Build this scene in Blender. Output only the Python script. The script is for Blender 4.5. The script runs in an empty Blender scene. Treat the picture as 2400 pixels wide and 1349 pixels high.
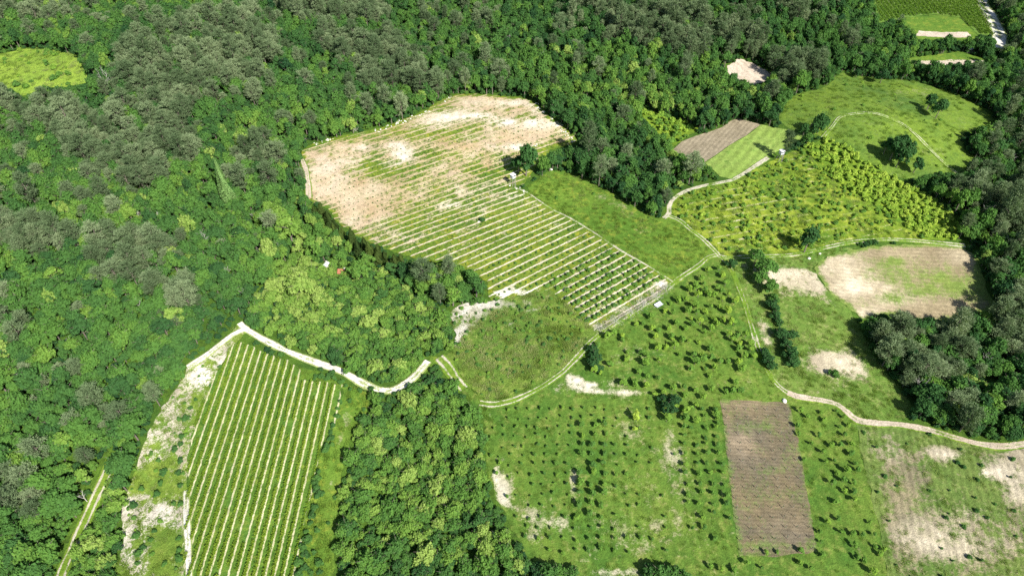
import bpy, math, random
import numpy as np
from mathutils import Vector, Matrix, geometry
random.seed(11)
rng = np.random.default_rng(11)
R = math.radians
scn = bpy.context.scene
COL = scn.collection

# ------------------------------------------------------------------ camera, sky, sun, exposure
CAM_H = 180.0
PITCH = 45.0                                 # degrees below the horizon
FPX = 1600.0                                 # focal length in pixels of the 2400 px wide photograph
CX, CY = 1200.0, 674.5
cd = bpy.data.cameras.new('camera'); cam = bpy.data.objects.new('camera', cd); COL.objects.link(cam)
cam.location = (0, 0, CAM_H); cam.rotation_euler = (R(90 - PITCH), 0, 0)
cd.sensor_width = 36.0; cd.lens = 36.0 * FPX / 2400.0
cd.clip_start = 1.0; cd.clip_end = 9000.0
scn.camera = cam
SUN_EL, SUN_AZ = 44.0, math.degrees(math.atan2(0.60, -0.80))   # azimuth clockwise from +Y
w = bpy.data.worlds.new('World'); scn.world = w; w.use_nodes = True
nt = w.node_tree; bg = nt.nodes['Background']
sky = nt.nodes.new('ShaderNodeTexSky'); sky.sky_type = 'NISHITA'; sky.sun_disc = False
sky.sun_elevation = R(SUN_EL); sky.sun_rotation = R(SUN_AZ)
nt.links.new(sky.outputs[0], bg.inputs[0]); bg.inputs[1].default_value = 0.075
sd = bpy.data.lights.new('sun', 'SUN'); sun = bpy.data.objects.new('sun', sd); COL.objects.link(sun)
sd.energy = 5.0; sd.angle = R(0.5); sd.color = (1.0, 0.965, 0.90)
sdir = Vector((math.sin(R(SUN_AZ)) * math.cos(R(SUN_EL)), math.cos(R(SUN_AZ)) * math.cos(R(SUN_EL)), math.sin(R(SUN_EL))))
sun.rotation_euler = sdir.to_track_quat('Z', 'Y').to_euler(); sun.location = (80, -120, 260)
scn.view_settings.view_transform = 'Standard'; scn.view_settings.look = 'None'
scn.view_settings.gamma = 1.0; scn.view_settings.use_curve_mapping = False
scn.view_settings.exposure = 0.56
scn.render.filter_size = 1.1
scn.cycles.max_bounces = 5; scn.cycles.diffuse_bounces = 3; scn.cycles.transmission_bounces = 2
scn.cycles.use_denoising = False

# ------------------------------------------------------------------ terrain height and the map's pixel <-> ground conversion
SP, CP = math.sin(R(PITCH)), math.cos(R(PITCH))
def flat(px, py):
    u = (px - CX) / FPX; v = (py - CY) / FPX
    dy = CP - v * SP; dz = -SP - v * CP
    t = CAM_H / -dz
    return u * t, dy * t
def _g(x, y, px, py, amp, sx, sy=None):
    cx, cy = flat(px, py); sy = sy or sx
    return amp * np.exp(-((x - cx) / sx) ** 2 - ((y - cy) / sy) ** 2)
def H(x, y):
    x = np.asarray(x, float); y = np.asarray(y, float)
    h = 1.1 * np.sin(x / 23.0 + 0.7) * np.cos(y / 29.0 + x / 61.0) + 0.35 * np.sin(x / 7.3 + y / 11.0) * np.sin(y / 8.1 - 1.0)
    h = h + _g(x, y, 430, 190, 17, 75, 60) + _g(x, y, 2060, 300, 8, 45, 38) + _g(x, y, 200, 700, 7, 55)
    h = h + _g(x, y, 1180, 300, 5, 60, 50) - _g(x, y, 2350, 800, 7, 40) - _g(x, y, 1500, 330, 5, 25) + _g(x, y, 1650, 60, 12, 90, 50)
    h = h - _g(x, y, 930, 1100, 4, 22, 30) - _g(x, y, 250, 1200, 3, 20, 25)
    return h
def P(px, py, h=0.0):
    """ground point (x, y, z) seen at a pixel of the photograph"""
    u = (px - CX) / FPX; v = (py - CY) / FPX
    dy = CP - v * SP; dz = -SP - v * CP
    t = CAM_H / -dz
    for _ in range(14):
        z = float(H(u * t, dy * t)) + h
        t = t * 0.3 + 0.7 * (CAM_H - z) / -dz
    return (u * t, dy * t, z)
def pix(x, y, z):
    x = np.asarray(x, float); y = np.asarray(y, float); z = np.asarray(z, float) - CAM_H
    depth = y * CP - z * SP
    up = y * SP + z * CP
    return CX + FPX * x / depth, CY - FPX * up / depth, depth
def inside(px, py, poly):
    px = np.asarray(px, float); py = np.asarray(py, float)
    r = np.zeros(px.shape, bool); n = len(poly); j = n - 1
    for i in range(n):
        xi, yi = poly[i]; xj, yj = poly[j]
        c = ((yi > py) != (yj > py))
        with np.errstate(divide='ignore', invalid='ignore'):
            xx = (xj - xi) * (py - yi) / ((yj - yi) if yj != yi else 1e-9) + xi
        r ^= c & (px < xx); j = i
    return r
def vnoise(x, y, s, seed=0):
    """smooth value noise 0..1"""
    x = np.asarray(x, float) / s + 311.7 + seed * 17.3; y = np.asarray(y, float) / s + 97.1 - seed * 9.1
    ix = np.floor(x); iy = np.floor(y); fx = x - ix; fy = y - iy
    fx = fx * fx * (3 - 2 * fx); fy = fy * fy * (3 - 2 * fy)
    def h(a, b):
        q = np.sin(a * 127.1 + b * 311.7 + seed * 3.7) * 43758.5453
        return q - np.floor(q)
    return (h(ix, iy) * (1 - fx) + h(ix + 1, iy) * fx) * (1 - fy) + (h(ix, iy + 1) * (1 - fx) + h(ix + 1, iy + 1) * fx) * fy

# ------------------------------------------------------------------ the map, traced in the photograph's pixels
POLY = {
 'big_field': [(722,470),(712,420),(706,385),(708,352),(735,337),(775,325),(830,314),(880,302),(915,292),(960,275),(1000,256),(1030,238),(1065,222),(1110,220),(1170,224),(1235,232),(1262,248),(1290,275),(1325,298),(1352,325),(1352,335),(1318,345),(1290,352),(1262,385),(1230,430),(1200,440),(1240,452),(1290,487),(1340,512),(1400,548),(1455,585),(1520,622),(1575,660),(1540,700),(1470,735),(1390,775),(1340,725),(1288,678),(1230,690),(1150,705),(1140,660),(1112,640),(1075,625),(1030,618),(990,608),(950,600),(905,585),(868,568),(838,556),(812,535),(790,520),(770,490),(745,478)],
 'plough_brown': [(1576,352),(1598,332),(1627,320),(1667,308),(1693,298),(1710,285),(1730,278),(1782,292),(1750,317),(1710,340),(1650,381),(1620,375),(1588,362)],
 'crop': [(1784,292),(1850,305),(1883,317),(1870,332),(1840,345),(1800,368),(1770,388),(1740,408),(1715,420),(1688,414),(1652,382),(1712,340),(1752,317)],
 'bare_far': [(1703,172),(1706,155),(1730,140),(1745,140),(1767,150),(1797,167),(1812,180),(1790,193),(1758,200),(1742,192)],
 'bare_strip_a': [(2153,72),(2267,75),(2279,88),(2223,88),(2146,84)],
 'bare_strip_b': [(2128,143),(2200,141),(2312,142),(2303,148),(2250,153),(2200,153),(2160,150)],
 'far_vineyard': [(2040,-70),(2285,-70),(2320,40),(2332,84),(2290,80),(2250,42),(2190,34),(2120,42),(2060,55),(2050,27)],
 'far_meadow': [(2125,40),(2190,36),(2247,42),(2290,82),(2285,92),(2150,92),(2140,70),(2115,58)],
 'far_green': [(2127,136),(2190,130),(2247,121),(2300,136),(2318,143),(2130,143)],
 'knoll': [(1975,172),(2017,180),(2060,187),(2120,187),(2167,197),(2210,213),(2240,225),(2293,247),(2318,268),(2336,288),(2312,303),(2268,307),(2245,322),(2263,353),(2285,373),(2275,393),(2243,407),(2200,405),(2150,420),(2090,415),(2030,380),(1990,350),(1935,325),(1895,312),(1850,300),(1828,285),(1820,268),(1835,252),(1850,230),(1880,218),(1912,212),(1942,200),(1955,183)],
 'shrub_band': [(1883,345),(1935,325),(1990,350),(2040,385),(2100,420),(2160,452),(2200,478),(2245,520),(2240,562),(2170,562),(2120,530),(2060,490),(2000,455),(1930,400)],
 'rough_field': [(1722,424),(1760,400),(1830,365),(1883,345),(1930,400),(2000,455),(2060,490),(2120,530),(2170,562),(2100,562),(2030,566),(1960,578),(1890,596),(1800,598),(1700,604),(1670,575),(1625,540),(1590,512),(1572,500),(1575,470),(1620,450),(1690,430)],
 'meadow': [(1234,436),(1262,420),(1290,400),(1325,402),(1380,428),(1440,455),(1500,495),(1540,512),(1572,502),(1600,520),(1660,570),(1684,600),(1640,616),(1576,660),(1520,622),(1455,585),(1400,548),(1340,512),(1290,487),(1240,452)],
 'soil_field': [(1905,628),(1940,600),(2010,582),(2080,573),(2180,573),(2255,578),(2290,600),(2300,640),(2320,690),(2338,718),(2245,752),(2160,755),(2100,735),(2020,748),(1990,722),(1950,692),(1925,660)],
 'tall_meadow': [(1690,605),(1800,600),(1890,600),(1960,580),(2010,582),(1940,600),(1905,628),(1925,660),(1950,692),(1990,722),(2010,762),(2045,830),(2090,890),(2150,962),(2095,992),(2010,985),(1950,945),(1870,930),(1820,900),(1790,840),(1760,750),(1735,690),(1715,640)],
 'orchard': [(1684,600),(1715,640),(1735,690),(1760,750),(1790,840),(1820,900),(1870,930),(1960,945),(2010,985),(2015,1050),(2035,1130),(2060,1230),(2095,1450),(1250,1450),(1262,1320),(1230,1290),(1200,1240),(1165,1170),(1142,1100),(1138,1010),(1160,975),(1230,935),(1290,900),(1320,870),(1360,830),(1420,775),(1500,725),(1560,685),(1580,662),(1640,616)],
 'brown_plot': [(1687,935),(1760,938),(1847,943),(1860,987),(1873,1050),(1887,1113),(1897,1183),(1908,1250),(1915,1293),(1820,1303),(1732,1303),(1720,1217),(1710,1113),(1697,1010)],
 'dry_field': [(2008,985),(2080,998),(2150,1008),(2230,1032),(2300,1048),(2360,1052),(2500,1045),(2520,1450),(2095,1450),(2060,1230),(2035,1130),(2015,1050)],
 'plot': [(1062,822),(1070,780),(1050,735),(1085,712),(1150,705),(1230,692),(1288,678),(1340,725),(1395,775),(1360,826),(1320,865),(1250,905),(1180,932),(1140,938),(1105,912),(1080,880)],
 'scrub': [(438,862),(480,838),(530,790),(560,755),(585,772),(552,806),(505,880),(472,960),(446,1040),(440,1120),(437,1200),(432,1450),(255,1450),(270,1330),(292,1270),(283,1200),(310,1120),(335,1040),(362,985),(400,925),(428,890)],
 'vineyard': [(550,803),(572,800),(620,825),(665,842),(702,860),(705,888),(800,902),(803,930),(782,1000),(748,1060),(737,1120),(717,1200),(700,1290),(684,1450),(432,1450),(437,1200),(440,1120),(446,1040),(472,960),(505,880)],
 'grass_strip': [(702,860),(745,872),(800,890),(830,905),(868,925),(862,960),(835,1000),(806,1075),(795,1150),(783,1250),(780,1450),(684,1450),(700,1290),(717,1200),(737,1120),(748,1060),(782,1000),(803,930),(800,902),(705,888)],
 'clearing': [(-60,140),(0,128),(60,114),(120,116),(180,130),(207,160),(202,195),(165,203),(110,205),(52,226),(0,200),(-60,190)],
 'verge': [(1030,838),(1062,822),(1080,880),(1105,912),(1140,938),(1180,932),(1250,905),(1320,865),(1360,826),(1395,775),(1470,735),(1540,700),(1575,662),(1590,665),(1500,725),(1420,780),(1360,835),(1300,890),(1230,935),(1165,975),(1140,1000),(1120,960),(1085,925),(1055,880),(1025,850)],
 'bottom_bank': [(1262,1312),(1330,1318),(1420,1312),(1560,1312),(1640,1330),(1690,1450),(1250,1450)],
 'glade': [(1500,262),(1535,262),(1585,282),(1640,300),(1605,325),(1576,345),(1560,332),(1530,300)],
 'gate_area': [(935,905),(985,868),(1010,835),(1030,838),(1005,868),(960,900),(930,922)],
}
PATHS = [  # name, half width (m), rut?, points
 ('track', 1.05, True,  [(1683,598),(1660,603),(1640,620),(1610,641),(1580,662),(1555,684),(1500,721),(1450,751),(1396,790),(1352,838),(1305,882),(1250,917),(1200,938),(1160,948),(1124,944)]),
 ('track', .95, True, [(1684,598),(1673,586),(1650,563),(1620,540),(1595,518),(1568,506)]),
 ('track', 1.0, False, [(1556,512),(1568,500),(1568,486),(1577,468),(1600,452),(1640,438),(1690,428),(1716,422),(1742,408),(1772,388),(1800,370)]),
 ('track', 1.0, True,  [(1684,600),(1715,604),(1780,601),(1850,598),(1900,590),(1940,580),(2000,567),(2060,562),(2130,563),(2200,570),(2262,577)]),
 ('track', .95, True, [(1690,602),(1705,620),(1722,650),(1741,700),(1760,760),(1776,812),(1800,872),(1826,906),(1850,922)]),
 ('track', 1.15, False, [(1845,920),(1868,929),(1900,934),(1935,940),(1962,948),(1985,965),(2010,985),(2060,992),(2100,994),(2170,1006),(2240,1026),(2300,1041),(2350,1046),(2400,1040),(2470,1030)]),
 ('gravel_track', 1.15, False, [(1003,846),(985,868),(960,893),(925,913),(890,914),(850,898),(800,870),(740,849),(680,826),(620,797),(578,772),(562,757)]),
 ('gravel_track', 1.1, False, [(572,772),(545,785),(515,808),(480,836),(440,862)]),
 ('woodland_track', 1.45, True,  [(266,1078),(242,1130),(217,1183),(192,1240),(162,1306),(143,1352),(110,1440)]),
 ('vineyard_track', .85, False, [(437,1150),(437,1200),(441,1260),(442,1300),(444,1352),(446,1440)]),
 ('field_edge_path', 0.4, False, [(1206,440),(1240,455),(1290,489),(1340,514),(1400,551),(1455,588),(1520,625),(1578,662)]),
 ('hilltop_path', .8, True, [(1927,323),(1945,303),(1958,287),(1970,275),(2000,268),(2043,266),(2077,275),(2117,293),(2140,311),(2167,337),(2200,371),(2243,408)]),
 ('gravel_road', 3.4, False, [(2282,-60),(2300,0),(2313,27),(2330,57),(2342,85),(2341,114)]),
 ('track', 1.6, True, [(1030,838),(1052,862),(1070,890),(1088,912)]),
 ('field_edge_path', 1.1, False, [(708,375),(718,400),(722,430),(724,465)]),
]
def wpoly(name): return [P(*p)[:2] for p in POLY[name]]
def seg_dist(x, y, pts):
    d = np.full(np.shape(x), 1e9)
    for (ax, ay), (bx, by) in zip(pts[:-1], pts[1:]):
        dx, dy = bx - ax, by - ay; L = dx * dx + dy * dy + 1e-9
        t = np.clip(((x - ax) * dx + (y - ay) * dy) / L, 0, 1)
        d = np.minimum(d, np.hypot(x - ax - t * dx, y - ay - t * dy))
    return d
def smooth_line(pts, step=1.5):
    """Catmull-Rom through ground points"""
    q = [np.array(p[:2], float) for p in pts]; q = [2 * q[0] - q[1]] + q + [2 * q[-1] - q[-2]]; out = []
    for i in range(1, len(q) - 2):
        n = max(2, int(np.linalg.norm(q[i + 1] - q[i]) / step))
        for k in range(n):
            t = k / n
            out.append(0.5 * ((2 * q[i]) + (-q[i - 1] + q[i + 1]) * t + (2 * q[i - 1] - 5 * q[i] + 4 * q[i + 1] - q[i + 2]) * t * t + (-q[i - 1] + 3 * q[i] - 3 * q[i + 1] + q[i + 2]) * t ** 3))
    out.append(q[-2]); return out
PATH_W = [(n, hw, rut, smooth_line([P(*p) for p in pts])) for n, hw, rut, pts in PATHS]
def path_dist(x, y):
    d = np.full(np.shape(x), 1e9)
    for n, hw, rut, L in PATH_W: d = np.minimum(d, seg_dist(x, y, [tuple(p) for p in L[::3]] + [tuple(L[-1])]) - hw)
    return d
OPEN_KEYS = list(POLY.keys())
def is_open(x, y, z):
    px, py, _ = pix(x, y, z); r = np.zeros(np.shape(px), bool)
    for k in OPEN_KEYS: r |= inside(px, py, POLY[k])
    return r

# ------------------------------------------------------------------ node helpers and materials
class N:
    def __init__(s, name):
        s.m = bpy.data.materials.new(name); s.m.use_nodes = True; s.t = s.m.node_tree; s.t.nodes.clear()
        s.out = s.t.nodes.new('ShaderNodeOutputMaterial')
    def n(s, typ, **kw):
        k = s.t.nodes.new(typ)
        for a, b in kw.items(): setattr(k, a, b)
        return k
    def set(s, sock, v):
        if hasattr(v, 'is_output') or isinstance(v, bpy.types.NodeSocket): s.t.links.new(v, sock)
        elif isinstance(v, (tuple, list)) and len(v) == 3 and sock.type == 'RGBA': sock.default_value = (*v, 1)
        else: sock.default_value = v
    def math(s, op, a, b=0.0, c=None, clamp=False):
        k = s.n('ShaderNodeMath', operation=op, use_clamp=clamp); s.set(k.inputs[0], a); s.set(k.inputs[1], b)
        if c is not None: s.set(k.inputs[2], c)
        return k.outputs[0]
    def mix(s, f, a, b):
        k = s.n('ShaderNodeMix', data_type='RGBA'); s.set(k.inputs[0], f); s.set(k.inputs[6], a); s.set(k.inputs[7], b); return k.outputs[2]
    def mul(s, a, b):
        k = s.n('ShaderNodeMix', data_type='RGBA', blend_type='MULTIPLY'); k.inputs[0].default_value = 1; s.set(k.inputs[6], a); s.set(k.inputs[7], b); return k.outputs[2]
    def noise(s, scale, detail=3, rough=0.55, dist=0.0, vec=None, off=0.0):
        k = s.n('ShaderNodeTexNoise'); k.inputs['Scale'].default_value = scale; k.inputs['Detail'].default_value = detail
        k.inputs['Roughness'].default_value = rough; k.inputs['Distortion'].default_value = dist
        v = vec if vec is not None else s.pos()
        if off:
            a = s.n('ShaderNodeVectorMath', operation='ADD'); s.set(a.inputs[0], v); a.inputs[1].default_value = (off, off * 1.7, 0); v = a.outputs[0]
        s.set(k.inputs['Vector'], v); return k.outputs[0]
    def pos(s):
        if not hasattr(s, '_p'): s._p = s.n('ShaderNodeTexCoord').outputs['Object']
        return s._p
    def step(s, v, lo, hi):
        k = s.n('ShaderNodeMapRange'); k.clamp = True; s.set(k.inputs[0], v); s.set(k.inputs[1], lo); s.set(k.inputs[2], hi); return k.outputs[0]
    def attr(s, name, typ='GEOMETRY'):
        k = s.n('ShaderNodeAttribute', attribute_type=typ, attribute_name=name); return k.outputs['Fac']
    def bump(s, h, dist, strength=1.0):
        k = s.n('ShaderNodeBump'); k.inputs['Strength'].default_value = strength; k.inputs['Distance'].default_value = dist; s.set(k.inputs['Height'], h); return k.outputs[0]
    def diffuse(s, col, normal=None, rough=0.9):
        k = s.n('ShaderNodeBsdfPrincipled'); s.set(k.inputs['Base Color'], col); k.inputs['Roughness'].default_value = rough
        k.inputs['Specular IOR Level'].default_value = 0.12
        if normal is not None: s.set(k.inputs['Normal'], normal)
        s.t.links.new(k.outputs[0], s.out.inputs[0]); return s.m

def ground_mat(name, g1, g2, g3, s1, s2, bare=0.0, nz=0.9, soil_scale=0.12, fine=2.2, grain=0.5, stripe=None, lines=None, bumpd=0.25, pale=(0.62, 0.56, 0.44), streak=0.0):
    """grass g1..g3 and soil s1,s2 mixed by patchy noise and the 'bare' attribute of the sheet;
    stripe=(half width, strength): bare strips where the 'row' attribute is near an integer; lines=(freq, contrast, axis vector)"""
    a = N(name)
    n1 = a.noise(0.035, 3); n2 = a.noise(0.22, 4, 0.6, 0.6); n3 = a.noise(fine, 3, 0.75); n4 = a.noise(fine * 0.3, 2, 0.7, off=31.0)
    g = a.mix(a.step(a.math('ADD', a.math('MULTIPLY', n1, 0.6), a.math('MULTIPLY', n2, 0.4)), 0.40, 0.60), g1, g2)
    g = a.mix(a.step(a.math('ADD', a.math('MULTIPLY', n2, 0.5), a.math('MULTIPLY', n4, 0.5)), 0.52, 0.68), g, g3)
    s_ = a.mix(a.step(a.noise(0.09, 4, 0.6, 0.4, off=7.0), 0.38, 0.62), s1, s2)
    s_ = a.mix(a.attr('pale'), s_, pale)
    m = a.math('ADD', a.math('MULTIPLY', a.math('SUBTRACT', a.noise(soil_scale, 5, 0.65, 0.8, off=3.0), 0.5), nz * 1.6), a.math('MULTIPLY', a.math('SUBTRACT', n4, 0.5), nz * 1.1))
    m = a.math('ADD', m, a.math('MULTIPLY', a.math('SUBTRACT', n3, 0.5), nz * 0.9))
    m = a.math('ADD', a.math('ADD', m, a.attr('bare')), bare)
    if streak:
        cv = a.n('ShaderNodeCombineXYZ'); a.set(cv.inputs[0], a.math('MULTIPLY', a.attr('row'), 1.15)); sx = a.n('ShaderNodeSeparateXYZ'); a.set(sx.inputs[0], a.pos()); a.set(cv.inputs[1], a.math('MULTIPLY', sx.outputs[0], 0.13))
        m = a.math('ADD', m, a.math('MULTIPLY', a.math('SUBTRACT', a.noise(1.0, 4, 0.6, vec=cv.outputs[0]), 0.50), streak))
    if stripe:
        hw, st = stripe
        wob = a.math('MULTIPLY', a.math('SUBTRACT', a.noise(0.7, 4), 0.5), 0.26)
        f = a.math('ABSOLUTE', a.math('SUBTRACT', a.math('FRACT', a.math('ADD', a.math('ADD', a.attr('row'), 0.5), wob)), 0.5))
        sm = a.math('SUBTRACT', 1.0, a.step(f, hw * 0.7, hw * 1.35))
        m = a.math('ADD', m, a.math('MULTIPLY', sm, a.math('MULTIPLY', a.attr('rowk'), st)))
    mk = a.step(m, 0.30, 0.78)
    c = a.mix(mk, g, s_)
    if lines:
        fr, ct, ax = lines
        d = a.n('ShaderNodeVectorMath', operation='DOT_PRODUCT'); a.set(d.inputs[0], a.pos()); d.inputs[1].default_value = ax
        sn = a.math('SINE', a.math('ADD', a.math('MULTIPLY', d.outputs['Value'], fr), a.math('MULTIPLY', n2, 3.0)))
        k = a.math('ADD', 1.0, a.math('MULTIPLY', sn, ct)); cc = a.n('ShaderNodeCombineColor'); [a.set(cc.inputs[i], k) for i in range(3)]
        c = a.mul(c, cc.outputs[0])
    md = a.math('MULTIPLY', a.math('SUBTRACT', a.noise(0.55, 4, 0.7, 0.5, off=11.0), 0.5), 1.3)
    k = a.math('ADD', a.math('ADD', 1.0 - grain * 0.5, md), a.math('MULTIPLY', a.step(n3, 0.3, 0.7), grain)); cc = a.n('ShaderNodeCombineColor'); [a.set(cc.inputs[i], k) for i in range(3)]
    c = a.mul(c, cc.outputs[0])
    return a.diffuse(c, a.bump(a.math('ADD', n3, a.math('MULTIPLY', n4, 0.6)), bumpd))

def leaf_mat(name, ramp, transl=0.28, hue=0.25):
    a = N(name); tone = a.attr('tone', 'INSTANCER')
    t = a.math('ADD', tone, a.math('MULTIPLY', a.math('SUBTRACT', a.noise(0.9, 2, 0.6), 0.5), hue))
    r = a.n('ShaderNodeValToRGB'); e = r.color_ramp.elements
    while len(e) < len(ramp): e.new(0.5)
    for i, (p, c) in enumerate(ramp): e[i].position = p; e[i].color = (*c, 1)
    a.set(r.inputs[0], t)
    d = a.n('ShaderNodeBsdfDiffuse'); a.set(d.inputs[0], r.outputs[0])
    tr = a.n('ShaderNodeBsdfTranslucent'); a.set(tr.inputs[0], a.mul(r.outputs[0], (1.0, 1.2, 0.6)))
    mx = a.n('ShaderNodeMixShader'); mx.inputs[0].default_value = transl; a.set(mx.inputs[1], d.outputs[0]); a.set(mx.inputs[2], tr.outputs[0])
    a.t.links.new(mx.outputs[0], a.out.inputs[0]); return a.m
def plain(name, col, rough=0.8, var=0.25, scale=1.5):
    a = N(name); n = a.noise(scale, 3); k = a.math('ADD', 1 - var, a.math('MULTIPLY', n, 2 * var)); cc = a.n('ShaderNodeCombineColor'); [a.set(cc.inputs[i], k) for i in range(3)]
    return a.diffuse(a.mul(col, cc.outputs[0]), rough=rough)

G_LUSH = ((0.07, 0.16, 0.022), (0.12, 0.22, 0.03), (0.19, 0.26, 0.045))
M = {}
M['ground'] = ground_mat('forest_floor', (0.05, 0.11, 0.016), (0.09, 0.17, 0.02), (0.04, 0.075, 0.015), (0.20, 0.17, 0.10), (0.12, 0.10, 0.06), bare=-0.15, grain=0.6)
M['big_field'] = ground_mat('field_weeds_and_soil', (0.09, 0.17, 0.02), (0.17, 0.235, 0.03), (0.30, 0.30, 0.025), (0.42, 0.295, 0.155), (0.50, 0.39, 0.22), nz=0.95, stripe=(0.095, 0.9), grain=0.55, pale=(0.80, 0.74, 0.62), streak=1.15)
M['plough_brown'] = ground_mat('ploughed_soil', *G_LUSH, (0.28, 0.235, 0.155), (0.35, 0.295, 0.20), bare=2, grain=0.35, lines=(2.9, 0.11, (0.8, -0.6, 0)))
M['crop'] = ground_mat('young_crop', (0.21, 0.31, 0.06), (0.28, 0.38, 0.09), (0.13, 0.24, 0.04), (0.5, 0.42, 0.25), (0.4, 0.4, 0.2), bare=-0.9, grain=0.35, lines=(1.5, 0.13, (0.8, -0.6, 0)))
M['bare_far'] = ground_mat('pale_bare_soil', *G_LUSH, (0.52, 0.43, 0.33), (0.60, 0.51, 0.40), bare=2, grain=0.25, lines=(2.0, 0.06, (0.9, 0.4, 0)))
M['far_vineyard'] = ground_mat('vineyard_grass_far', (0.10, 0.20, 0.03), (0.15, 0.24, 0.04), (0.2, 0.3, 0.06), (0.5, 0.5, 0.3), (0.45, 0.42, 0.28), bare=-0.5, grain=0.4, stripe=(0.12, 0.9))
M['meadow'] = ground_mat('meadow_grass', (0.09, 0.18, 0.022), (0.14, 0.23, 0.03), (0.25, 0.29, 0.04), (0.30, 0.27, 0.14), (0.36, 0.33, 0.18), bare=-0.02, nz=0.75, grain=0.55)
M['knoll'] = ground_mat('hilltop_grass', (0.09, 0.17, 0.03), (0.17, 0.26, 0.03), (0.14, 0.21, 0.05), (0.36, 0.33, 0.17), (0.3, 0.29, 0.15), bare=-0.05, nz=0.7, grain=0.55)
M['shrub_band'] = ground_mat('orchard_floor_yellow', (0.09, 0.18, 0.02), (0.19, 0.28, 0.025), (0.26, 0.34, 0.03), (0.4, 0.38, 0.15), (0.3, 0.3, 0.15), bare=-0.2, grain=0.6)
M['rough_field'] = ground_mat('rough_striped_grass', (0.10, 0.19, 0.02), (0.24, 0.31, 0.03), (0.34, 0.38, 0.06), (0.52, 0.5, 0.24), (0.45, 0.42, 0.22), bare=-0.1, nz=0.9, grain=0.65, stripe=(0.12, 0.5))
M['soil_field'] = ground_mat('reddish_soil', (0.16, 0.24, 0.05), (0.2, 0.27, 0.06), (0.22, 0.27, 0.06), (0.285, 0.23, 0.135), (0.37, 0.305, 0.185), bare=0.72, nz=0.8, fine=3.0, grain=0.4, lines=(3.4, 0.08, (0.05, 1, 0)), pale=(0.74, 0.64, 0.46))
M['tall_meadow'] = ground_mat('dry_meadow', (0.10, 0.19, 0.03), (0.16, 0.24, 0.045), (0.27, 0.30, 0.10), (0.44, 0.38, 0.25), (0.38, 0.32, 0.22), bare=0.1, nz=1.0, grain=0.6, pale=(0.66, 0.58, 0.42))
M['orchard'] = ground_mat('orchard_grass', (0.07, 0.155, 0.022), (0.135, 0.215, 0.032), (0.215, 0.255, 0.06), (0.38, 0.35, 0.20), (0.34, 0.32, 0.17), bare=-0.02, nz=1.0, grain=0.55, lines=(2.3, 0.07, (1, 0.02, 0)), pale=(0.80, 0.74, 0.6))
M['brown_plot'] = ground_mat('tilled_plot', (0.15, 0.22, 0.06), (0.18, 0.24, 0.06), (0.24, 0.28, 0.06), (0.150, 0.128, 0.086), (0.22, 0.174, 0.10), bare=0.80, nz=0.8, fine=3.4, grain=0.55, lines=(5.2, 0.11, (0.06, 1, 0)), pale=(0.46, 0.36, 0.25))
M['dry_field'] = ground_mat('dry_rough_field', (0.10, 0.17, 0.035), (0.15, 0.21, 0.05), (0.22, 0.26, 0.08), (0.28, 0.24, 0.14), (0.215, 0.19, 0.115), bare=0.32, nz=1.3, grain=0.6, lines=(3.0, 0.13, (1, -0.25, 0)), pale=(0.66, 0.58, 0.43))
M['plot'] = ground_mat('overgrown_plot', (0.10, 0.19, 0.03), (0.17, 0.255, 0.04), (0.27, 0.31, 0.08), (0.34, 0.32, 0.18), (0.42, 0.38, 0.24), bare=-0.02, nz=0.8, grain=0.75, bumpd=0.5, pale=(0.70, 0.66, 0.57))
M['scrub'] = ground_mat('stony_scrub', (0.12, 0.21, 0.03), (0.2, 0.28, 0.04), (0.25, 0.32, 0.06), (0.38, 0.33, 0.24), (0.47, 0.42, 0.32), bare=0.34, nz=1.7, grain=0.6, pale=(0.78, 0.73, 0.62))
M['vineyard'] = ground_mat('vineyard_grass', (0.075, 0.165, 0.022), (0.12, 0.215, 0.03), (0.20, 0.27, 0.04), (0.46, 0.45, 0.24), (0.60, 0.56, 0.36), bare=-0.35, nz=0.6, stripe=(0.12, 1.2), grain=0.5)
M['clearing'] = ground_mat('clearing_grass', (0.24, 0.38, 0.05), (0.33, 0.46, 0.06), (0.14, 0.27, 0.03), (0.5, 0.48, 0.2), (0.4, 0.4, 0.2), bare=-0.3, grain=0.5, bumpd=0.5)
M['track'] = ground_mat('rutted_track', (0.11, 0.21, 0.02), (0.17, 0.27, 0.03), (0.24, 0.30, 0.05), (0.42, 0.38, 0.27), (0.50, 0.46, 0.35), bare=-0.12, nz=1.3, grain=0.45, pale=(0.56, 0.52, 0.41))
M['track_red'] = ground_mat('earth_track', (0.11, 0.21, 0.02), (0.17, 0.27, 0.03), (0.24, 0.30, 0.05), (0.42, 0.32, 0.23), (0.50, 0.41, 0.31), bare=-0.1, nz=0.9, grain=0.5, pale=(0.56, 0.48, 0.37))
M['gravel'] = ground_mat('white_gravel', (0.3, 0.36, 0.12), (0.3, 0.36, 0.12), (0.4, 0.42, 0.2), (0.52, 0.48, 0.38), (0.62, 0.58, 0.49), bare=-0.02, nz=1.5, grain=0.45, pale=(0.78, 0.75, 0.67))
M['broad'] = leaf_mat('broad_leaves', [(0.0, (0.034, 0.095, 0.038)), (0.35, (0.072, 0.172, 0.048)), (0.65, (0.12, 0.255, 0.052)), (0.85, (0.20, 0.34, 0.062)), (1.0, (0.33, 0.45, 0.11))], 0.32, 0.4)
M['bushleaf'] = leaf_mat('bush_leaves', [(0.0, (0.05, 0.13, 0.045)), (0.35, (0.11, 0.24, 0.055)), (0.65, (0.19, 0.35, 0.06)), (0.85, (0.32, 0.47, 0.065)), (1.0, (0.48, 0.60, 0.10))], 0.38, 0.4)
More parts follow.
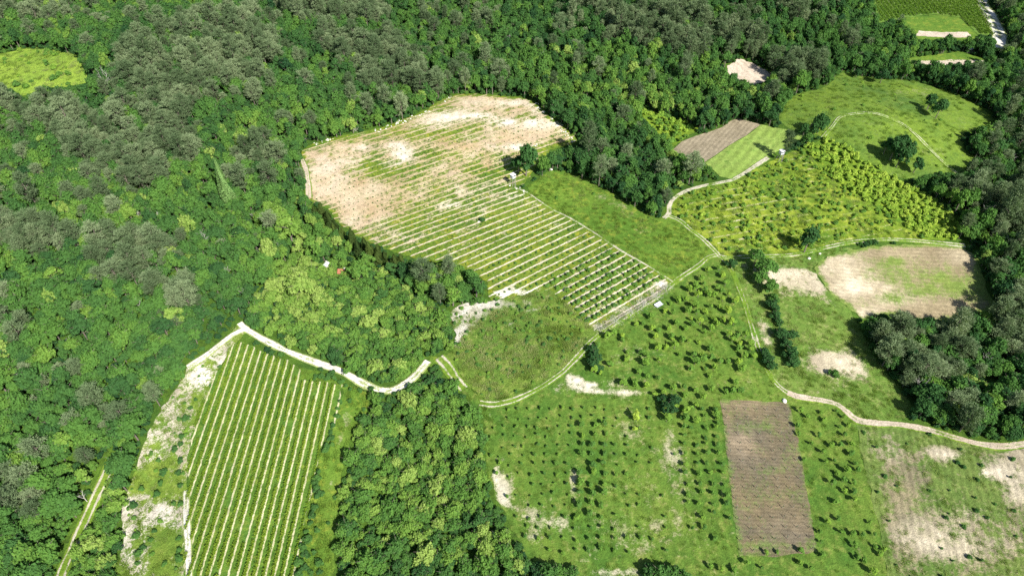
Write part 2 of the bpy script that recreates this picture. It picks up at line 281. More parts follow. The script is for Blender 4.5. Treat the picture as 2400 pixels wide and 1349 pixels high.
M['pine'] = leaf_mat('pine_needles', [(0.0, (0.09, 0.145, 0.065)), (0.5, (0.175, 0.245, 0.12)), (1.0, (0.30, 0.37, 0.20))], 0.25, 0.5)
M['cypress'] = leaf_mat('conifer_green', [(0.0, (0.03, 0.06, 0.018)), (1.0, (0.11, 0.16, 0.035))], 0.2, 0.4)
M['poplar'] = leaf_mat('poplar_leaves', [(0.0, (0.14, 0.27, 0.07)), (1.0, (0.24, 0.38, 0.13))], 0.2, 0.3)
M['bark'] = plain('grey_bark', (0.20, 0.17, 0.14))
M['palebark'] = plain('bleached_wood', (0.55, 0.52, 0.47))
M['twig'] = plain('dead_twigs', (0.30, 0.26, 0.23))
M['vine'] = leaf_mat('vine_leaves', [(0.0, (0.08, 0.17, 0.02)), (0.5, (0.20, 0.31, 0.03)), (1.0, (0.42, 0.48, 0.08))], 0.3, 0.9)
M['grassblade'] = leaf_mat('grass_blades', [(0.0, (0.09, 0.19, 0.025)), (0.5, (0.20, 0.29, 0.05)), (1.0, (0.50, 0.50, 0.24))], 0.4, 0.2)
M['white'] = plain('white_paint', (0.80, 0.80, 0.80), 0.6, 0.06)
M['greywood'] = plain('weathered_wood', (0.36, 0.33, 0.30))
M['tin'] = plain('pale_roof_sheet', (0.62, 0.64, 0.68), 0.6, 0.12)
M['plaster'] = plain('old_plaster', (0.55, 0.52, 0.45), 0.9, 0.15)
M['redroof'] = plain('red_tiles', (0.42, 0.17, 0.10), 0.9, 0.25, 3)
M['dark'] = plain('dark_opening', (0.03, 0.03, 0.03))
M['stone'] = plain('pale_limestone', (0.70, 0.68, 0.62), 0.9, 0.2, 2)

HAZE = 0.0
# ------------------------------------------------------------------ object helpers
def link(name, verts, faces, mat, parent=None, smooth=False, mats=None, fmat=None):
    me = bpy.data.meshes.new(name)
    verts = np.asarray(verts, np.float32); me.vertices.add(len(verts)); me.vertices.foreach_set('co', verts.ravel())
    if isinstance(faces, np.ndarray):
        k = faces.shape[1]; me.loops.add(faces.size); me.loops.foreach_set('vertex_index', faces.astype(np.int32).ravel())
        me.polygons.add(len(faces)); me.polygons.foreach_set('loop_start', np.arange(0, faces.size, k, dtype=np.int32))
    else:
        me = bpy.data.meshes.new(name); me.from_pydata([tuple(map(float, v)) for v in verts], [], [tuple(map(int, f)) for f in faces])
    for m_ in (mats or [mat]): me.materials.append(m_)
    if fmat is not None: me.polygons.foreach_set('material_index', np.asarray(fmat, np.int32))
    me.polygons.foreach_set('use_smooth', np.full(len(me.polygons), smooth))
    me.update(calc_edges=True)
    o = bpy.data.objects.new(name, me); COL.objects.link(o); o.parent = parent
    return o
def tag(o, label=None, cat=None, group=None, kind=None):
    if label: o['label'] = label
    if cat: o['category'] = cat
    if group: o['group'] = group
    if kind: o['kind'] = kind
    return o
def empty(name, loc, rz=0.0, scale=1.0):
    o = bpy.data.objects.new(name, None); COL.objects.link(o); o.location = loc; o.rotation_euler = (0, 0, rz); o.scale = (scale,) * 3; o.empty_display_size = 0.3; return o
def fattr(o, name, vals):
    a = o.data.attributes.new(name, 'FLOAT', 'POINT'); a.data.foreach_set('value', np.asarray(vals, np.float32))

# ------------------------------------------------------------------ ground sheet, to the horizon
def axis(lo, hi, st, far):
    a = np.arange(lo, hi + st, st); out = [a]; d = st; x = lo; L = []
    while x > -far: d *= 1.35; x -= d; L.append(x)
    d = st; x = a[-1]; U = []
    while x < far: d *= 1.35; x += d; U.append(x)
    return np.concatenate([np.array(L[::-1]), a, np.array(U)])
gx = axis(-430, 430, 2.5, 5000); gy = axis(-20, 620, 2.5, 5000)
X, Y = np.meshgrid(gx, gy); Z = H(X, Y)
vi = np.arange(X.size).reshape(X.shape)
F = np.stack([vi[:-1, :-1], vi[:-1, 1:], vi[1:, 1:], vi[1:, :-1]], -1).reshape(-1, 4)
go = link('ground', np.stack([X, Y, Z], -1).reshape(-1, 3), F, M['ground'], smooth=True)
tag(go, kind='structure')

# ------------------------------------------------------------------ field sheets
A_GUIDE = [(0, 1387, 757, 1555, 657), (7, 1305, 667, 1457, 585), (14, 1105, 637, 1357, 521), (22, 903, 588, 1250, 459), (44, 712, 362, 1040, 262)]
def row_big(px, py):
    ys = []
    for i, x0, y0, x1, y1 in A_GUIDE: ys.append(y0 + (y1 - y0) / (x1 - x0) * (px - x0))
    ys = np.array(ys); idx = np.array([g[0] for g in A_GUIDE], float); out = np.zeros_like(px)
    for n in range(len(px)):
        y = ys[:, n]; out[n] = np.interp(-py[n], -y, idx) if -py[n] <= -y[-1] else idx[-1] + (y[-1] - py[n]) / 9.0
        if -py[n] < -y[0]: out[n] = -(py[n] - y[0]) / 20.0
    return out
def row_vine(px, py): 
    t = (py - 900) / 449.0; a = 533 + (382 - 533) * t; b = 18 + 3.8 * t
    return (px - a) / b
def row_rough(px, py):
    return (py + 0.18 * (px - 1600)) / 15.0
def row_far(px, py):
    return (px - 2100 - (py - 0) * 0.75) / (10.5 + py * 0.01)
# blobs: (px, py, rx, ry, bare, pale)
BLOB = {
 'big_field': [(1210,242,70,10,.5,.8),(1290,262,40,8,.4,.7),(1240,290,60,10,.6,1),(1290,288,40,10,.5,.8),(1190,262,60,14,.5,.1),(1060,270,50,10,.4,.7),(1030,280,45,12,.5,.9),(1120,272,35,8,.3,.9),(1190,286,30,7,.3,.8),(945,360,24,20,.7,1.1),(925,345,18,12,.5,.8),(835,345,30,9,.4,.6),(915,385,35,10,.4,.7),(1010,300,40,12,.3,.3),
               (770,370,60,24,.45,.25),(760,430,60,34,.5,.35),(850,450,90,35,.55,.0),(1110,240,60,14,.6,.1),(1170,330,100,22,.45,.05),(1080,340,80,20,.25,0),(1240,310,70,16,.5,.0),(1060,395,60,25,.3,.2),(1085,445,90,18,.1,.2),(865,520,60,20,.4,.1),(830,490,60,30,.35,.2),(930,560,60,18,.3,.1),(790,390,60,16,.4,.3),(1060,480,30,8,.3,.8),(1215,460,35,12,.1,.5),(1200,345,40,8,.4,.9),
               (880,392,50,14,-.8,0),(905,410,40,12,-.5,0),(965,325,25,8,-.5,0),(1040,265,22,8,-.3,0),(1015,365,50,10,-.4,0),(1030,310,70,10,-.3,0),(1100,320,60,12,-.3,0),(730,385,14,10,-.6,0),(980,395,25,8,-.5,0),(940,525,50,12,-.6,0),(1130,405,60,12,-.3,0),(1210,395,40,16,-.4,0),(1290,350,60,10,-.5,0),(1180,692,70,14,.9,1),(1250,685,40,8,.5,.8),(1390,765,30,10,.8,.4),(1460,720,60,10,.2,.1),(1560,668,20,8,.9,.9),(1345,330,14,20,.1,.2)],
 'plot': [(1095,730,36,22,1.2,1.1),(1082,760,22,24,1.1,1.1),(1072,795,10,22,.9,.9),(1150,712,50,8,.9,1),(1215,715,60,14,.35,.3),(1195,760,16,12,.6,.5),(1250,728,22,8,.4,.5),(1290,700,20,8,.3,.3),(1320,780,25,8,.3,.2),(1120,825,15,8,.3,.3),(1230,825,14,8,.3,.3),(1170,890,30,8,.2,.3),(1320,830,40,30,-.5,0),(1230,880,60,20,-.5,0)],
 'tall_meadow': [(1840,640,60,22,.75,.9),(1900,665,60,28,.6,.4),(1945,700,30,20,.5,.2),(1990,740,25,14,.4,.5),(1800,790,14,30,.3,.5),(1785,770,12,50,.3,.3),(1960,840,40,30,.8,.6),(1980,860,30,20,.5,.8),(1920,850,30,25,.6,0),(2025,870,18,16,.5,.9),(2030,820,20,20,.1,0),(1980,800,70,40,-.35,0),(1920,740,60,40,-.5,0),(2080,930,40,30,-.5,0),(1870,620,60,10,-.6,0)],
 'soil_field': [(1960,620,50,20,.5,.8),(2000,655,40,24,.5,.9),(2040,675,50,14,.5,.7),(1975,690,40,14,.4,.6),(2030,735,30,12,.5,.9),(2100,620,90,20,.0,.0),(2080,650,70,24,-.45,0),(2200,665,80,24,-.42,0),(2100,610,40,14,-.35,0),(2160,690,90,16,-.3,.1),(2200,720,90,18,.5,0),(2140,590,100,12,.4,0),(2255,600,40,16,.5,.4),(2290,700,40,22,-.4,0),(2090,705,60,14,-.2,.5)],
 'orchard': [(1335,885,18,9,.8,.8),(1355,893,12,7,.7,.8),(1325,903,22,5,.7,.8),(1365,906,26,4,.7,.8),(1385,900,14,4,.6,.7),(1430,895,24,5,.9,1),(1400,915,60,6,.7,.9),(1475,922,36,5,.6,.6),(1300,910,20,8,.5,.6),(1170,955,30,10,.35,.5),(1150,985,22,10,.4,.4),(1170,1140,20,40,.7,.5),(1185,1180,18,30,.6,.5),(1160,1110,14,20,.5,.4),(1345,1120,8,30,.8,.3),(1290,1230,60,20,.3,.3),(1300,1215,20,14,.3,.3),(1250,1260,40,12,.3,.3),(1570,1055,14,40,.6,.3),(1590,1070,14,30,.4,.3),(1280,1310,200,6,.2,.1),(1600,1240,120,30,.15,0),(1590,1150,30,60,.15,0),(1240,1200,40,20,.2,.2),(1480,1230,140,50,.18,.1),(1510,1080,60,120,.15,0),(1460,1000,30,60,.12,0),(1430,1290,160,20,.2,.1),(1250,1130,60,60,.08,0),(1560,840,90,50,.12,0),(1450,830,50,40,.12,0),(1720,900,60,20,.15,0),(1620,700,40,40,.1,0),(1650,760,120,60,-.3,0),(1970,1100,70,120,-.3,0),(1640,620,60,30,.1,0),(1810,1320,120,14,.05,0)],
 'brown_plot': [(1770,1000,50,14,-.35,0),(1800,1100,60,10,-.3,0),(1760,1180,40,8,-.3,0),(1850,1160,30,12,-.35,0),(1780,1280,60,10,-.4,0),(1900,1270,14,20,-.5,0),(1720,1250,14,30,-.4,0),(1735,1040,30,30,.2,.35),(1740,1030,24,14,.2,.3),(1850,1240,50,30,.1,.2),(1740,950,60,8,-.1,.3),(1740,1050,60,80,0,.1)],
 'dry_field': [(2200,1055,30,10,.8,.9),(2220,1070,28,8,.6,.9),(2350,1100,60,24,.7,.5),(2380,1060,50,20,.8,.4),(2330,1110,60,14,.5,.9),(2390,1150,30,30,.5,.8),(2170,1250,60,26,.6,.8),(2230,1290,70,26,.5,.6),(2120,1200,50,60,.4,0),(2300,1200,40,20,.3,.4),(2100,1110,60,60,.1,0),(2360,1260,60,30,.3,.3),(2230,1220,60,40,.2,.2),(2290,1110,60,40,-.4,0),(2190,1020,60,16,-.4,0),(2260,1150,70,50,-.35,0),(2060,1050,40,30,.3,.4),(2150,1120,30,30,.1,0)],
 'scrub': [(470,862,40,24,.5,.8),(520,840,30,26,.4,.8),(460,890,40,20,.3,.8),(385,1200,30,24,.7,1),(400,1230,40,14,.4,.9),(300,1180,20,40,.5,.8),(290,1270,24,40,.5,.8),(360,1050,30,40,.4,.6),(430,1060,20,30,.5,0),(400,960,40,30,.2,.5),(385,1280,40,60,-.9,0),(380,1120,40,50,-.6,0),(520,885,10,14,.2,.5),(340,1210,8,80,.4,.6),(330,1300,30,50,.1,.3),(490,850,14,8,-.9,0)],
 'grass_strip': [(815,980,14,24,.8,.4),(800,1040,12,30,.5,.3),(785,1130,10,14,.5,.5),(740,1080,20,12,.4,.5),(775,1230,6,8,.5,.6)],
 'meadow': [(1380,520,14,60,-.5,0),(1450,560,60,10,-.5,0),(1300,430,40,14,.25,.1),(1520,540,50,14,.3,.1),(1480,485,60,20,.5,.2),(1420,460,50,14,.35,.1),(1600,575,40,20,-.5,0),(1560,520,30,10,-.4,0),(1570,620,50,14,.25,.2),(1340,440,50,20,-.3,0)],
 'knoll': [(2100,300,40,16,.25,0),(2030,290,40,14,.25,0),(2200,350,50,20,.25,0),(1920,260,60,16,.15,0),(2080,230,80,30,.15,0),(2150,215,60,10,.4,.1),(2250,280,50,20,.35,.1),(2200,330,40,30,.1,0)],
 'rough_field': [(1700,520,60,10,.3,.6),(1760,470,70,14,.2,.5),(1750,560,50,12,.3,.3),(1800,430,70,20,-.3,0),(1950,480,60,30,-.4,0),(1850,560,60,20,-.3,0),(1640,510,30,20,-.3,0)],
 'verge': [(1215,945,50,10,.4,.3),(1300,905,40,10,.5,.7),(1165,975,26,12,.6,.4)],
 'bottom_bank': [(1430,1338,60,16,.9,.6),(1520,1330,40,12,.7,.5)],
}
MATOF = {'glade': 'shrub_band', 'bare_strip_a': 'bare_far', 'bare_strip_b': 'bare_far', 'far_meadow': 'meadow', 'far_green': 'meadow', 'grass_strip': 'meadow', 'verge': 'orchard', 'bottom_bank': 'orchard', 'gate_area': 'meadow'}
NAMES = {'glade': 'glade', 'big_field': 'field', 'plough_brown': 'ploughed_field', 'crop': 'crop_field', 'bare_far': 'bare_field', 'bare_strip_a': 'bare_field', 'bare_strip_b': 'bare_field', 'far_vineyard': 'vineyard_ground', 'far_meadow': 'meadow', 'far_green': 'meadow', 'knoll': 'hilltop_meadow', 'shrub_band': 'orchard_ground', 'rough_field': 'rough_field', 'meadow': 'meadow', 'soil_field': 'soil_field', 'tall_meadow': 'dry_meadow', 'orchard': 'orchard_ground', 'brown_plot': 'tilled_field', 'dry_field': 'dry_field', 'plot': 'overgrown_field', 'scrub': 'stony_ground', 'vineyard': 'vineyard_ground', 'grass_strip': 'grass_strip', 'clearing': 'clearing', 'verge': 'grass_verge', 'bottom_bank': 'grass_bank', 'gate_area': 'grass_verge'}
LIFT = {'orchard': .07, 'brown_plot': .13, 'verge': .10, 'shrub_band': .12, 'rough_field': .09, 'meadow': .06, 'tall_meadow': .10, 'soil_field': .14, 'plot': .14, 'big_field': .12, 'vineyard': .11, 'scrub': .08, 'grass_strip': .06, 'dry_field': .09, 'knoll': .06, 'crop': .09, 'plough_brown': .12, 'far_vineyard': .10, 'far_meadow': .07}
def field(key):
    wp = wpoly(key); n = len(wp); edge = []
    for i in range(n):
        a = np.array(wp[i]); b = np.array(wp[(i + 1) % n]); L = np.linalg.norm(b - a); k = max(1, int(L / 1.2)); nrm = np.array([-(b - a)[1], (b - a)[0]]) / (L + 1e-9)
        for j in range(k):
            p = a + (b - a) * j / k; am = 0.12 if key in ('plough_brown', 'crop') else (.32 if key == 'brown_plot' else .55)
            edge.append(p + nrm * (am * (2 * vnoise(p[0], p[1], 2.2, 5) - 1) + am * .6 * (2 * vnoise(p[0], p[1], .8, 6) - 1)))
    E = np.array(edge); st = 1.6
    xs = np.arange(E[:, 0].min(), E[:, 0].max(), st); ys = np.arange(E[:, 1].min(), E[:, 1].max(), st)
    GX, GY = np.meshgrid(xs, ys); GX = GX + (np.arange(len(ys)) % 2)[:, None] * st / 2
    m = inside(GX.ravel(), GY.ravel(), [tuple(e) for e in E]); gx_, gy_ = GX.ravel()[m], GY.ravel()[m]
    pts = [Vector(e) for e in E] + [Vector((a, b)) for a, b in zip(gx_, gy_)]
    ne = len(E)
    res = geometry.delaunay_2d_cdt(pts, [(i, (i + 1) % ne) for i in range(ne)], [list(range(ne))], 1, 1e-5)
    V = np.array([tuple(v) for v in res[0]]); T = [tuple(f) for f in res[2]]
    z = H(V[:, 0], V[:, 1])
    T = np.array(T); a, b, c = V[T[:, 0]], V[T[:, 1]], V[T[:, 2]]
    s = (b - a)[:, 0] * (c - a)[:, 1] - (b - a)[:, 1] * (c - a)[:, 0]; T[s < 0] = T[s < 0][:, ::-1]
    o = link(NAMES[key], np.column_stack([V, z + LIFT.get(key, .08)]), T, M[MATOF.get(key, key)], smooth=True)
    px, py, _ = pix(V[:, 0], V[:, 1], z)
    bare = np.zeros(len(V)); pale = np.zeros(len(V))
    for bx, by, rx, ry, bb, pp in BLOB.get(key, []):
        w_ = np.exp(-(((px - bx) / rx) ** 2 + ((py - by) / ry) ** 2) * .8) * (.15 + .75 * vnoise(V[:, 0], V[:, 1], 4.5, 12) + .85 * vnoise(V[:, 0], V[:, 1], 2.0, 13)); kb = {'tall_meadow': 1.5, 'dry_field': 1.25, 'orchard': 1.35, 'scrub': 1.1}.get(key, .85); kp = .55 if key == 'big_field' else .8; bare += bb * kb * w_; pale += pp * kp * w_
    ed = seg_dist(V[:, 0], V[:, 1], wp + [wp[0]]) + 1.6 * (vnoise(V[:, 0], V[:, 1], 2.5, 40) - .5)
    fade = .5 if key in ('brown_plot', 'plough_brown', 'crop') else 2.6
    bare = bare - (.55 if fade < 1 else (.0 if key in ('vineyard', 'scrub', 'plot') else .8)) * np.clip(1 - ed / fade, 0, 1)
    row = np.zeros(len(V)); rk = np.zeros(len(V))
    if key == 'big_field':
        row = row_big(px, py); rk = np.clip(1.15 - row / 90, 0.7, 1.0)
        up = np.clip((row - 16) / 14, 0, 1); lo = 1 - up
        bare += up * 0.40 + lo * 0.0 + 0.25 * np.clip((1 - row / 9), 0, 1); pale += lo * 0.55 + .22 * up * vnoise(V[:, 0], V[:, 1], 7, 3)
    if key == 'vineyard': row = row_vine(px, py); rk = np.ones(len(V)); pale += 0.25 * vnoise(V[:, 0], V[:, 1], 9)
    if key == 'rough_field': row = row_rough(px, py); rk = np.ones(len(V))
    if key == 'far_vineyard': row = row_far(px, py); rk = np.ones(len(V))
    fattr(o, 'bare', bare); fattr(o, 'pale', np.clip(pale, 0, 1)); fattr(o, 'row', row); fattr(o, 'rowk', rk)
    tag(o, kind='structure'); return o
for k in POLY: field(k)
def path_sheet(name, hw, rut, L, mat, lift=0.19, faint=1.0):
    L = [np.array(p) for p in L]; vs = []; bare = []; pale = []
    cross = [-1.25, -.95, -.75, -.55, -.3, 0, .3, .55, .75, .95, 1.25]
    for i, p in enumerate(L):
        t = L[min(i + 1, len(L) - 1)] - L[max(i - 1, 0)]; t = t / (np.linalg.norm(t) + 1e-9); nr = np.array([-t[1], t[0]])
        for c in cross:
            jit = 0.22 * (vnoise(p[0] + c * 9, p[1], 1.3, 9) - .5) if abs(c) > 1 else 0
            wd = hw * (1 + .5 * (vnoise(p[0], p[1], 7, 4) - .5)); p = p + nr * .35 * (vnoise(p[0], p[1], 5, 14) - .5) if rut and c == cross[0] else p
            q = p + nr * wd * (c + jit); vs.append((q[0], q[1], float(H(q[0], q[1])) + (lift if abs(c) < 1.2 else lift - 0.14)))
            if rut: b = .82 if .5 < abs(c) < .8 else (.0 if abs(c) < .5 else (.2 if abs(c) < 1 else -.6))
            else: b = (.95 - .35 * (c == 0)) if abs(c) < .8 else (.45 if abs(c) < 1 else -.5)
            b = b * faint if b > 0 else b; b += .5 * (vnoise(q[0], q[1], 6, 33) - .5); bare.append(b); pale.append((.75 if b > .6 else .2) * (.5 + .8 * vnoise(q[0], q[1], 4, 21)))
    n = len(cross); F = [(i * n + j, i * n + j + 1, (i + 1) * n + j + 1, (i + 1) * n + j) for i in range(len(L) - 1) for j in range(n - 1)]
    o = link(name, vs, np.array(F)[:, ::-1], mat, smooth=True); fattr(o, 'bare', bare); fattr(o, 'pale', pale); tag(o, kind='structure'); return o
for i, (n, hw, rut, L) in enumerate(PATH_W):
    path_sheet(n, hw, rut, L, M['gravel'] if n in ('gravel_track', 'gravel_road', 'vineyard_track') else (M['track_red'] if i in (5, 14) else M['track']), 0.20 + 0.012 * i, {4: .68, 3: .85, 10: .85, 11: .9, 8: 1.3}.get(i, 1.0))

# ------------------------------------------------------------------ plant meshes
def cards(C, Nn, size, aspect=1.0, fold=0.0):
    """one quad per centre, facing Nn"""
    n = len(C); up = rng.normal(size=(n, 3)); t = np.cross(Nn, up); t /= np.linalg.norm(t, axis=1)[:, None] + 1e-9; b = np.cross(Nn, t)
    s = size[:, None] if np.ndim(size) else size
    a = t * s * .5 * aspect; c = b * s * .5
    V = np.stack([C - a - c * .6, C + a * .7 - c, C + a + c * .7, C - a * .6 + c], 1).reshape(-1, 3)
    return V, np.arange(4 * n).reshape(-1, 4)
def unit(v): return v / (np.linalg.norm(v, axis=1)[:, None] + 1e-9)
def crown_broad(seed, r=3.0, h=4.6, z0=2.0, nl=13, per=120, leaf=0.46, flat_=0.85, lob=1.0, upb=.35):
    global rng; keep = rng; rng = np.random.default_rng(seed); Cs = []; Ns = []
    for i in range(nl):
        th = rng.uniform(0, 2 * math.pi); q = rng.uniform(0, 1) ** .5; zz = rng.uniform(0.15, 1)
        rr = r * .72 * q * math.sqrt(max(0.05, 1 - (zz * .95) ** 2) if zz > .35 else .9)
        c = np.array([rr * math.cos(th), rr * math.sin(th), z0 + h * (.22 + .58 * zz)]); lr = r * rng.uniform(.30, .46) * lob; c[:2] *= 1 + (1 - lob) * .45
        if i == 0: c = np.array([0, 0, z0 + h * .72]); lr = r * .45
        d = unit(rng.normal(size=(per, 3))); d[:, 2] = np.abs(d[:, 2]) * rng.choice([1, 1, 1, -.6], per)
        rad = lr * rng.choice([1, 1, 1, 1.32], per) * rng.uniform(.68, 1.10, per) * (1 + .22 * np.sin(d[:, 0] * 7 + i) * np.sin(d[:, 1] * 6))
        Cs.append(c + d * rad[:, None] * [1, 1, flat_]); Ns.append(unit(d * .9 + rng.normal(size=(per, 3)) * .55 + [0, 0, upb]))
    C = np.concatenate(Cs); n_ = np.concatenate(Ns); V, F = cards(C, n_, rng.uniform(leaf * .7, leaf * 1.35, len(C)))
    rng = keep; return V, F
def tube(p0, p1, r0, r1, k=6):
    p0 = np.array(p0, float); p1 = np.array(p1, float); d = p1 - p0; d /= np.linalg.norm(d) + 1e-9
    a = np.cross(d, [0.3, .9, .2]); a /= np.linalg.norm(a); b = np.cross(d, a); V = []
    for p, r in ((p0, r0), (p1, r1)):
        for i in range(k): t = 2 * math.pi * i / k; V.append(p + r * (math.cos(t) * a + math.sin(t) * b))
    return np.array(V), np.array([(i, (i + 1) % k, k + (i + 1) % k, k + i) for i in range(k)])
def merge(parts):
    Vs, Fs, o = [], [], 0
    for V, F in parts: Vs.append(V); Fs.append(F + o); o += len(V)
    return np.concatenate(Vs), np.concatenate(Fs)
def limbs(seed, h, r, nb=7, th=.22, z0=.35):
    q = random.Random(seed); parts = [tube((0, 0, -.4), (q.uniform(-.15, .15), q.uniform(-.15, .15), h * .55), th, th * .6), tube((0, 0, h * .54), (q.uniform(-.3, .3), q.uniform(-.3, .3), h * .92), th * .6, th * .15)]
    for i in range(nb):
        a = i * 2.4 + q.uniform(-.4, .4); z = h * (z0 + .45 * i / nb); L = r * q.uniform(.55, .85)
        parts.append(tube((0, 0, z), (L * math.cos(a), L * math.sin(a), z + L * q.uniform(.4, .8)), th * .4, th * .1, 5))
    return merge(parts)
def crown_pine(seed, h=10.0, r=2.9, z0=3.2, dens=1.0):
    global rng; keep = rng; rng = np.random.default_rng(seed); C = []; D = []
    nb = 40
    for i in range(nb):
        f = i / (nb - 1); z = z0 + (h - z0) * f ** .9; a = i * 2.39996 + rng.uniform(-.5, .5)
        L = r * (1 - f ** 2.2) ** .5 * rng.uniform(.55, 1.1) * (.62 + .38 * min(1, f * 4)) + .35
        dv = np.array([math.cos(a), math.sin(a), rng.uniform(.02, .38)]); dv /= np.linalg.norm(dv)
        m = int(70 * dens * (0.35 + L / r)); t = rng.uniform(.28, 1, m) ** .7
        c = np.array([0, 0, z]) + dv * (L * t)[:, None] + rng.normal(size=(m, 3)) * [.30, .30, .14] * (0.5 + t)[:, None]
        C.append(c); D.append(unit(dv * .9 + rng.normal(size=(m, 3)) * .55 + [0, 0, .3]))
    C = np.concatenate(C); D = np.concatenate(D); n = len(C)
    s = unit(np.cross(D, rng.normal(size=(n, 3)))); L = rng.uniform(.28, .62, n)[:, None]; w_ = .075
    V = np.stack([C - s * w_, C + D * L * .5 - s * w_ * 1.3, C + D * L, C + s * w_ * 1.2], 1).reshape(-1, 3); rng = keep
    return V, np.arange(4 * n).reshape(-1, 4)
def crown_column(seed, h=9.0, r=1.1, z0=.5, n=1800, pw=.8, leaf=.38):
    global rng; keep = rng; rng = np.random.default_rng(seed)
    f = rng.uniform(0, 1, n); a = rng.uniform(0, 2 * math.pi, n); rad = r * np.minimum(1, (1 - f) ** pw * 1.5) * (.75 + .35 * np.sin(a * 3 + f * 9)) * rng.uniform(.7, 1.05, n) * np.minimum(1, .35 + f * 4)
    C = np.stack([rad * np.cos(a), rad * np.sin(a), z0 + (h - z0) * f], 1); Nn = unit(np.stack([np.cos(a), np.sin(a), np.full(n, .35)], 1) + rng.normal(size=(n, 3)) * .5)
    V, F = cards(C, Nn, rng.uniform(leaf * .6, leaf * 1.3, n), .55); rng = keep; return V, F
def dead_mesh(seed, h=8.0):
    q = random.Random(seed); parts = []
    def grow(p, d, L, r, lv):
        e = [p[i] + d[i] * L for i in range(3)]; parts.append(tube(p, e, r, r * .55, 5))
        if lv == 0: return
        for _ in range(3 if lv > 1 else 4):
            nd = [d[i] + q.uniform(-.75, .75) for i in range(3)]; nd[2] += .25; l = math.sqrt(sum(c * c for c in nd)); nd = [c / l for c in nd]
            f = q.uniform(.5, 1); s = [p[i] + d[i] * L * f for i in range(3)]; grow(s, nd, L * q.uniform(.5, .75), r * .5, lv - 1)
    grow((0, 0, -.3), (0.05, 0.02, 1), h * .5, .17, 3); return merge(parts)

PROTO = {}   # family -> list of parts meshes [(crown (V,F,mat), trunk (V,F,mat), height, radius)]
def fam(name, items): PROTO[name] = items
fam('broad', [(crown_broad(s, r, h, z0, nl, 95, .42, 1.0, .62), limbs(s, z0 + h, r), z0 + h, r) for s, r, h, z0, nl in ((1, 3.3, 5.6, 1.4, 24), (2, 2.9, 6.0, 1.6, 20), (3, 3.8, 5.4, 1.3, 28), (4, 2.7, 5.0, 1.1, 18), (5, 3.1, 6.6, 1.6, 24))])
fam('low', [(crown_broad(s, r, h, .0, nl, 90, .38, 1.0, .62), limbs(s, h, r, 6, .14), h, r) for s, r, h, nl in ((11, 2.7, 3.6, 18), (12, 2.3, 3.0, 15), (13, 3.1, 4.0, 22))])
fam('pine', [(crown_pine(s, h, r, z0), limbs(s, h, r, 10, .2, .3), h, r) for s, h, r, z0 in ((21, 9.5, 2.9, 3.0), (22, 11, 3.2, 4.0), (23, 8.2, 2.6, 2.5), (24, 10.0, 2.5, 3.2), (25, 8.8, 3.4, 3.0), (26, 11.5, 2.3, 4.5), (27, 7.4, 2.1, 1.8))])
fam('conifer', [(crown_column(s, h, r, n=2400, pw=.7), limbs(s, h, r * .5, 4, .14), h, r) for s, h, r in ((31, 8.5, 1.6), (32, 7.0, 1.8))])
fam('poplar', [(crown_column(41, 22, 2.6, .8, 7000, 1.0, .5), limbs(41, 20, 1.2, 6, .3), 22, 2.6)])
fam('fruit', [(crown_broad(s, r, h, .35, nl, 44, .27, 1.0, .8, .8), limbs(s, h, r * .9, 5, .06), h + .45, r) for s, r, h, nl in ((51, .95, 1.5, 7), (52, 1.1, 1.7, 8), (53, .8, 1.6, 6))])
fam('bush', [(crown_broad(s, r, h, -.1, nl, 48, .26, .85, 1.0, .8), limbs(s, h, r * .8, 4, .05), h, r) for s, r, h, nl in ((61, .85, 1.25, 6), (62, 1.0, 1.1, 7), (63, .75, 1.4, 6))])
fam('dead', [(None, dead_mesh(s, h), h, 2) for s, h in ((71, 9), (72, 7.5), (73, 8))])
LEAFM = {'broad': 'broad', 'low': 'broad', 'pine': 'pine', 'conifer': 'cypress', 'poplar': 'poplar', 'fruit': 'bushleaf', 'bush': 'bushleaf'}

# ------------------------------------------------------------------ where plants stand
PINE = [[(265,235),(270,195),(340,130),(430,80),(560,52),(640,85),(645,150),(605,215),(560,262),(500,300),(400,305),(300,290)],
 [(-60,240),(40,235),(100,290),(230,272),(300,300),(420,300),(480,335),(440,390),(400,475),(300,475),(250,430),(150,380),(60,330),(-60,300)],
 [(-60,560),(30,550),(120,540),(280,560),(420,585),(480,650),(500,700),(400,745),(330,705),(200,615),(30,615),(-60,620)],
 [(755,110),(900,105),(950,150),(1015,200),(1040,245),(960,262),(900,232),(800,205)],
 [(600,-60),(900,-60),(905,70),(840,80),(760,60),(650,40)],[(1395,50),(1550,38),(1745,75),(1745,130),(1620,155),(1480,130),(1420,90)],
 [(2070,760),(2160,740),(2225,800),(2245,900),(2150,935),(2085,870)],[(2290,750),(2460,690),(2460,860),(2330,875)],[(1810,160),(1900,140),(1925,200),(1850,245)],
 [(0,-60),(130,-60),(140,60),(60,75),(-60,70)],[(560,380),(640,360),(680,400),(640,440),(560,430)],[(-60,1130),(60,1120),(110,1160),(80,1230),(-60,1240)],[(2250,440),(2460,430),(2460,560),(2330,560)],[(950,1000),(0,0),(0,0)]]
DARK = [[(1262,370),(1330,330),(1420,330),(1500,360),(1600,385),(1640,410),(1570,450),(1560,500),(1480,500),(1400,440),(1300,400)],[(1400,30),(2060,0),(2130,140),(1960,170),(1820,160),(1700,120),(1500,140)],[(2050,20),(2460,-60),(2460,760),(2300,600),(2250,520),(2200,200),(2050,150)],[(2040,740),(2460,700),(2460,1040),(2300,1030),(2150,990),(2080,900)],[(1400,230),(1500,210),(1520,320),(1400,330)],
 [(900,650),(1150,640),(1150,700),(1000,700)]]
